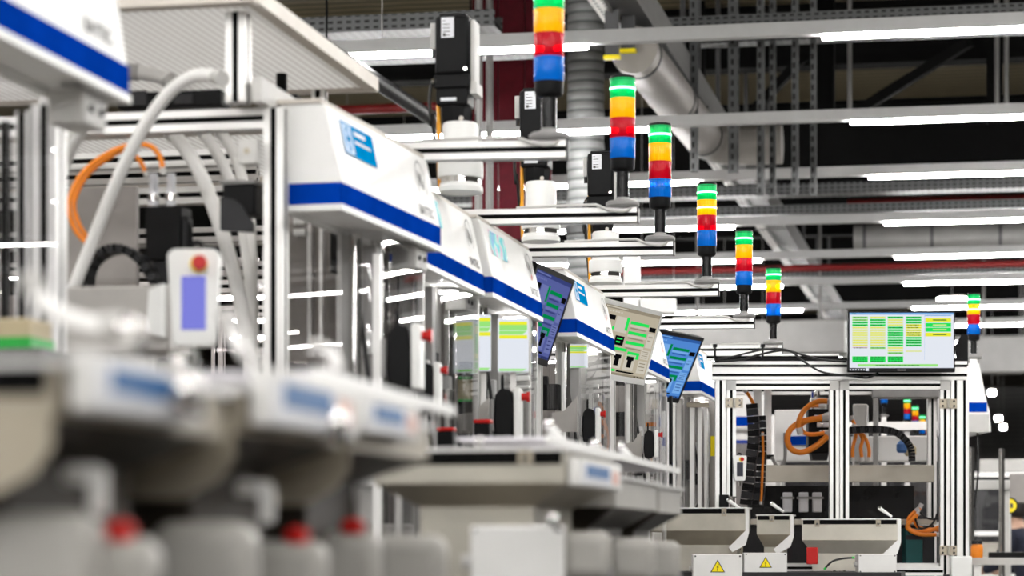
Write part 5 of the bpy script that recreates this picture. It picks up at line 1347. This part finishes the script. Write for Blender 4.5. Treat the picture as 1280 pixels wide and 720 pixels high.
# white hooks, motors, knobs
for i, (px, py, s, d, q) in enumerate(((104, 615, 56, 1.56, 'at lower left'), (318, 630, 48, 1.95, 'left of centre'), (440, 632, 44, 2.35, 'below the third controller'))):
    c = at(px, py, d); k = s * d / F
    t = thing('hook_bracket', 'blurred white angled bracket under the feeder line, ' + q, 'bracket', (c.x, c.y, c.z - k / 2), TH)
    P(MB().prism([(-.5 * k, .55 * k), (-.4 * k, .62 * k), (.35 * k, .60 * k), (.5 * k, .45 * k), (.5 * k, -.5 * k), (.1 * k, -.5 * k), (.1 * k, .2 * k), (-.5 * k, .2 * k)], lambda x, z, y: (x, y, z + k * .5), 0, k * .4), 'bracket_body', 'white_matt', t, bevel=k * .06)
    P(MB().cyl((-.25 * k, -.004, .9 * k), (-.25 * k, 0, .9 * k), k * .08, n=10), 'bolt', 'chrome', t)
mt = [(40, 640, 150, 180, 1.5, 'cut by the left edge'), (132, 672, 118, 110, 1.55, 'with a red knob, at lower left'), (250, 652, 130, 120, 1.8, 'third from the left'), (358, 676, 96, 90, 2.0, 'fourth from the left'), (428, 664, 92, 90, 2.25, 'fifth from the left'), (512, 668, 92, 80, 2.6, 'left of the plain pale box'),
      (734, 664, 62, 60, 3.3, 'right of the plain pale box'), (790, 672, 62, 56, 3.7, 'second right of the plain pale box'), (826, 676, 50, 50, 4.1, 'last of the row')]
for i, (px, py, wpx, hpx, d, q) in enumerate(mt):
    c = at(px, py, d); w_ = wpx * d / F; h_ = hpx * d / F
    t = thing('vibration_drive', 'blurred rounded grey vibration drive below the feeder line, ' + q, 'drive', (c.x, c.y, c.z - h_), TH)
    P(MB().box(-w_ / 2, w_ / 2, 0, w_ * .9, 0, h_), 'drive_housing', 'drive_grey', t, bevel=w_ * .22, seg=5)
    P(MB().box(-w_ * .53, w_ * .53, w_ * .1, w_ * .8, 0, h_ * .25), 'foot_flange', 'mid_grey', t, bevel=.002)
    if i in (1, 3, 4):
        k = w_
        P(MB().cyl((k * .12, .2 * k, h_ - .002), (k * .12, .2 * k, h_ + k * .10), k * .16, k * .18, n=14).ball((k * .12, .2 * k, h_ + k * .10), k * .17, 12, .5), 'red_knob', 'red', t, label='red knob')
junction('plain pale box below the hopper with the long black gasket', 588, 657, 706, 740, 3.05, False)
# chrome balls added to make round blurred glints
for i, (px, py, d, r_, q) in enumerate(((228, 488, 1.60, .013, 'right of the largest controller'), (416, 530, 2.0, .014, 'right of the second controller'), (160, 414, 2.0, .014, 'above the largest controller'), (222, 452, 2.3, .009, 'below the large pendant'), (600, 551, 3.22, .006, 'on the hopper with the long gasket'), (690, 650, 3.0, .008, 'beside the plain pale box'))):
    c = at(px, py, d)
    t = thing('glint_ball', 'small chrome ball added for its glint, ' + q, 'knob', c)
    P(MB().ball((0, 0, 0), r_, 16), 'ball', 'chrome', t); P(MB().cyl((0, .0, 0), (0, .035, -.012), r_ * .35, n=8), 'stem', 'dark_grey', t)
# long thin lids and their levers
def lid(label, pa, da, pb, db, wd):
    a, b = at(*pa, da), at(*pb, db); z = (a.z + b.z) / 2
    t = thing('feeder_cover', label, 'lid', ((a.x + b.x) / 2 - wd / 2, (a.y + b.y) / 2, z), 0)
    P(MB().add([(a.x - wd, a.y, a.z), (a.x, a.y, a.z), (b.x, b.y, b.z), (b.x - wd, b.y, b.z), (a.x - wd, a.y, a.z + .005), (a.x, a.y, a.z + .005), (b.x, b.y, b.z + .005), (b.x - wd, b.y, b.z + .005)],
               [(0, 3, 2, 1), (4, 5, 6, 7), (0, 1, 5, 4), (1, 2, 6, 5), (2, 3, 7, 6), (3, 0, 4, 7)]), 'lid_sheet', 'paper', t, True)
    P(MB().bar(Vector((a.x, a.y, a.z + .002)), Vector((b.x, b.y, b.z + .002)), .006, .012), 'lid_edge', 'white_paint', t, True)
    return t
lid('long white feeder lid slanting across the centre, strongly blurred', (392, 470), 2.15, (566, 516), 2.85, .16)
lid('long thin white feeder lid right of centre, slanting to a tip', (684, 550), 3.62, (848, 590), 5.2, .14)
for i, (px, py, d, q) in enumerate(((690, 540, 3.8, 'leftmost'), (745, 558, 4.2, 'middle'), (778, 562, 4.6, 'rightmost'))):
    c = at(px + 6, py + 12, d); k = 26 * d / F * (1 if i == 0 else .75)
    t = thing('lid_lever', 'pale toggle lever with round knob on the thin slanting lid, ' + q, 'lever', c)
    P(MB().cyl((.4 * k, 0, -.1 * k), (-.35 * k, 0, .7 * k), k * .18, k * .22, n=12), 'lever_arm', 'white_plastic', t)
    P(MB().ball((-.45 * k, 0, .85 * k), k * .28, 12), 'lever_knob', 'chrome', t)
for (px, py, d, q) in ((602, 524, 5.9, 'below the narrow display reflection'), (556, 534, 5.6, 'left of the pale holder plate')):
    c = at(px, py, d); k = 20 * d / F
    t = thing("push_button_box", 'black push button box with a red top, ' + q, 'button box', (c.x, c.y, 0))
    hh = c.z
    P(MB().box(-k * .5, k * .5, 0, k, hh - k * 1.5, hh - k * .25), 'box_body', 'black', t, bevel=.003)
    P(MB().box(-k * .55, k * .55, -.002, k + .002, hh - k * .25, hh), 'red_top', 'red', t, bevel=.003)
    P(MB().box(-k * .25, k * .25, k * .25, k * .75, 0, hh - k * 1.5), 'stand', 'aluminium_dark', t)
# foreground white hoses at lower left and beside the pendant
hose([(40, 352), (47, 368), (62, 385), (88, 398), (118, 406), (142, 404)], 12, 2.0, 'blurred bright white hose elbow at lower left', m_='hose_white')
hose([(284, 398), (292, 420), (302, 436), (314, 448)], 10, 2.4, 'blurred white hose end right of the large pendant', m_='hose_white')
hose([(396, 434), (412, 440), (420, 454), (414, 470)], 9, 2.4, 'blurred pale hose end above the long white lid', m_='hose_white')

# ================================================================== BACKGROUND
def cabinet_row(x, y, wd, dp, ht, label, m_='cabinet', fr=True):
    t = thing('control_cabinet', label, 'cabinet', (x, y, 0))
    P(MB().box(-wd / 2, wd / 2, 0, dp, .08, ht), 'cabinet_body', m_, t, bevel=.01)
    P(MB().box(-wd / 2, wd / 2, .03, dp - .03, 0, .08), 'plinth', 'dark_grey', t)
    n = max(1, round(wd / .6))
    for k in range(n):
        x0 = -wd / 2 + wd * k / n
        dr = P(MB().box(x0 + .012, x0 + wd / n - .012, -.012, 0, .12, ht - .04), 'door', m_, t, bevel=.004)
        P(MB().box(x0 + wd / n - .07, x0 + wd / n - .05, -.028, -.012, ht * .5, ht * .5 + .14), 'handle', 'black', dr)
    return t
cabinet_row(-4.2, 8.2, 1.8, .5, 2.25, 'grey control cabinets behind the hoses of the near machine')
cabinet_row(-3.6, 11.5, 1.6, .5, 2.1, 'grey control cabinets behind the second machine')
cabinet_row(-3.0, 14.5, 1.6, .5, 2.0, 'pale control cabinets behind the tilted screens', 'light_grey')
# machines of the next lines, far down the hall
rnd = random.Random(5)
def far_machine(x, y, wd, ht, label, tower=True, stripe=True):
    t = thing('far_machine', label, 'machine', (x, y, 0))
    zb = 1.0
    P(MB().box(-wd / 2, wd / 2, 0, .8, .08, zb), 'base_cabinet', 'white_matt', t, bevel=.01)
    P(MB().box(-wd / 2 + .03, wd / 2 - .03, .04, .76, 0, .08), 'plinth', 'dark_grey', t)
    for sx in (-1, 1):
        for yy in (.03, .77): P(MB().box(sx * (wd / 2 - .03) - .025, sx * (wd / 2 - .03) + .025, yy - .025, yy + .025, zb, ht), 'post', 'aluminium', t)
    for z in (ht - .03, zb + .45):
        P(MB().box(-wd / 2, wd / 2, 0, .05, z - .025, z + .025), 'rail', 'aluminium', t)
    P(MB().box(-wd / 2 + .05, wd / 2 - .05, .02, .026, zb, ht - .05), 'clear_guard', 'guard', t)
    P(MB().box(-wd / 2 + .05, wd / 2 - .05, .70, .72, zb, ht - .05), 'rear_wall', 'cabinet' if x < -1.5 else 'dark_grey', t)
    P(MB().box(-wd * .3, wd * .1, .2, .5, zb, zb + .35), 'fixture', 'steel', t, bevel=.01)
    P(MB().box(wd * .12, wd * .25, .2, .4, zb, zb + .6), 'press_column', 'black', t, bevel=.01)
    if stripe:
        h_ = P(MB().box(-wd / 2 - .01, wd / 2 + .01, -.10, .3, ht, ht + .28), 'hood', 'white_paint', t, bevel=.02)
        P(MB().box(-wd / 2 - .012, wd / 2 + .012, -.104, -.09, ht + .03, ht + .09), 'stripe', 'blue_stripe', h_)
    return t
fm = [(-2.1, 15.5, 1.3, 'beyond the far enclosure, left'), (-.78, 15.2, 1.2, 'right behind the far enclosure'), (1.1, 19.5, 1.3, 'visible right of the far enclosure, first'), (.1, 27, 1.4, 'visible right of the far enclosure, second'), (1.3, 30, 1.5, 'visible right of the far enclosure, third'),
      (-2.0, 21, 1.5, 'far behind the left door'), (-3.6, 19, 1.4, 'far behind the tilted screens'), (-4.6, 25, 1.6, 'far behind the signal arms'), (-1.2, 34, 1.6, 'deep in the hall, left'), (1.2, 40, 1.6, 'deep in the hall, right'), (-6.2, 22, 1.6, 'far behind the hoods')]
for x, y, wd, q in fm:
    far_machine(x, y, wd, 1.95 + rnd.uniform(-.1, .25) if x < .3 else 1.7, 'blurred white and aluminium machine in the background, ' + q, stripe=(x < -1))
# shelf rail, worktop and crate right of the enclosure
c = at(1240, 655, 13.5)
t = thing('work_table', 'aluminium work table with a black mat at the right edge', 'table', (c.x + .1, c.y, 0))
zt = at(0, 697, 13.5).z
P(MB().box(-.22, .5, -.1, .35, zt - .04, zt), 'table_top', 'light_grey', t); P(MB().box(-.12, .48, -.09, .3, zt, zt + .03), 'black_mat', 'black', t)
for x in (-.18, .46):
    for y in (-.06, .31): P(MB().box(x - .02, x + .02, y - .02, y + .02, 0, zt - .04), 'leg', 'aluminium', t)
P(MB().box(-.22, .5, -.1, -.06, zt - .16, zt - .11), 'front_rail', 'aluminium', t)
c = at(1221, 664, 13.3)
t = thing('parts_jar', 'amber jar standing on the work table right of the corner post', 'jar', (c.x, c.y, zt))
P(MB().lathe([(.03, 0), (.034, .01), (.034, .06), (.028, .075)], n=16), 'jar_body', 'orange_cable', t); P(MB().lathe([(.03, .075), (.03, .095), (0, .097)], n=16), 'lid', 'dark_grey', t)
c = at(1262, 632, 15.0)
t = thing('round_sign', 'round yellow sign with black rim at the right edge', 'sign', (c.x, c.y, c.z - .05), TH)
P(MB().cyl((0, 0, .05), (0, .01, .05), .052, n=28), 'rim', 'black', t); P(MB().cyl((0, -.003, .05), (0, 0, .05), .043, n=28), 'yellow_disc', 'yellow', t)
q = MB()
for dx in (-.012, .012): q.box(dx - .008, dx + .008, -.005, -.003, .036, .064)
P(q, 'pictogram', 'ink', t); P(MB().box(-.012, .012, .01, .03, -c.z + .05, .05), 'stand', 'aluminium_dark', t)
for (x0, y0, x1, y1, d, m_, q) in ((1212, 600, 1262, 612, 14.2, 'light_grey', 'pale cross panel below the right hood'), (1262, 592, 1290, 628, 16.5, 'cabinet', 'grey angled cover at the right edge'), (1225, 574, 1290, 590, 19, 'light_grey', 'long pale cover farther down at the right edge')):
    mb = MB(); pbox(mb, x0, y0, x1, y1, d, .08); cc = at(x1 - 3, y1, d); mb.box(cc.x - .015, cc.x + .015, cc.y + .02, cc.y + .06, 0, cc.z); solo(mb, 'machine_cover', m_, q, 'cover', bevel=.006)
c = at(1216, 664, 13.4)
for (px, q) in ((1214, 'left'), (1252, 'right')):
    c = at(px, 664, 13.9 if q == 'left' else 14.1)
    solo(MB().cyl((c.x, c.y, 0), (c.x, c.y, at(0, 560, 14).z), .018, n=12), 'slim_pole', 'chrome', 'slim bright pole at the work table, ' + q + ' one', 'pole')

# ------------------------------------------------------------------ worker at the right edge
def skin_body(name, verts, edges, radii, m_, parent, sub=2):
    me = bpy.data.meshes.new(name); me.from_pydata(verts, edges, []); me.materials.append(M[m_])
    o = bpy.data.objects.new(name, me); COL.objects.link(o); o.parent = parent
    sk = o.modifiers.new('skin', 'SKIN'); sk.use_smooth_shade = True
    sv = me.skin_vertices[0].data
    for i, r_ in enumerate(radii): sv[i].radius = r_ if isinstance(r_, tuple) else (r_, r_)
    sv[0].use_root = True
    s = o.modifiers.new('sub', 'SUBSURF'); s.levels = sub; s.render_levels = sub
    return o
c = at(1295, 678, 21)
t = thing('person', 'dark-haired person in a navy jacket leaning over a bench at the right edge', 'person', (c.x, c.y, 0), math.radians(150))
# facing +X locally: leaning a little forward, arms reaching to the bench
V = [(0, 0, .93), (.03, 0, 1.10), (.09, 0, 1.28), (.14, 0, 1.43), (.17, 0, 1.50), (.20, 0, 1.56), (.21, 0, 1.64), (.205, 0, 1.71),      # 0-7 spine, neck, head
     (.13, .17, 1.41), (.24, .22, 1.17), (.46, .17, 1.09), (.53, .15, 1.085), (.13, -.17, 1.41), (.24, -.22, 1.17), (.46, -.17, 1.09), (.53, -.15, 1.085),  # 8-15 arms
     (0, .09, .88), (.03, .10, .48), (-.01, .10, .09), (.10, .11, .035), (0, -.09, .88), (.03, -.10, .48), (-.01, -.10, .09), (.10, -.11, .035)]  # legs
Eg = [(0, 1), (1, 2), (2, 3), (3, 4), (4, 5), (5, 6), (6, 7), (3, 8), (8, 9), (9, 10), (10, 11), (3, 12), (12, 13), (13, 14), (14, 15), (0, 16), (16, 17), (17, 18), (18, 19), (0, 20), (20, 21), (21, 22), (22, 23)]
Rd = [(.13, .15), (.12, .14), (.12, .16), (.10, .13), .055, (.07, .065), (.095, .08), (.07, .06), .065, .05, .034, .03, .065, .05, .034, .03, .085, .06, .045, .038, .085, .06, .045, .038]
skin_body('body', V, Eg, Rd, 'skin', t)
skin_body('jacket', [(.0, 0, .86)] + V[1:4] + [(.155, 0, 1.465)] + V[8:10] + [(.42, .18, 1.10)] + V[12:14] + [(.42, -.18, 1.10)], [(0, 1), (1, 2), (2, 3), (3, 4), (3, 5), (5, 6), (6, 7), (3, 8), (8, 9), (9, 10)],
          [(.15, .18), (.14, .165), (.14, .185), (.12, .16), .075, .08, .062, .048, .08, .062, .048], 'navy_cloth', t)
skin_body('trousers', [(0, 0, .92), V[16], V[17], (-.01, .10, .10), V[20], V[21], (-.01, -.10, .10)], [(0, 1), (1, 2), (2, 3), (0, 4), (4, 5), (5, 6)], [(.14, .16), .10, .075, .06, .10, .075, .06], 'navy_cloth', t)
P(MB().lathe([(.0, .13), (.05, .122), (.09, .09), (.108, .04), (.108, -.01), (.10, -.05), (.085, -.075)], (.185, 0, 1.645), 18), 'hair', 'hair', t)
P(MB().ball((.305, 0, 1.63), .014, 8).ball((.29, .032, 1.655), .010, 8).ball((.29, -.032, 1.655), .010, 8).box(.285, .298, -.022, .022, 1.588, 1.596).ball((.205, .093, 1.64), .022, 8).ball((.205, -.093, 1.64), .022, 8), 'face', 'skin', t)
for s_ in (-1, 1):
    hd = MB().obox((.575, s_ * .145, 1.082), (.045, 0, -.006), (0, .04, 0), (0, 0, .014))
    for k, (dy, L_) in enumerate(((-.030, .06), (-.010, .072), (.010, .068), (.030, .052))):
        hd.tube([(.60, s_ * .145 + dy, 1.078), (.60 + L_ * .6, s_ * .145 + dy * 1.1, 1.075), (.60 + L_, s_ * .145 + dy * 1.1, 1.06)], .009, 8)
    hd.tube([(.555, s_ * .145 - s_ * .038, 1.08), (.58, s_ * .145 - s_ * .065, 1.075), (.61, s_ * .145 - s_ * .07, 1.065)], .010, 8)
    P(hd, 'hand', 'skin', t, bevel=.006)
    P(MB().box(-.06, .17, s_ * .10 - .045, s_ * .10 + .045, 0, .075), 'shoe', 'black', t, bevel=.02)
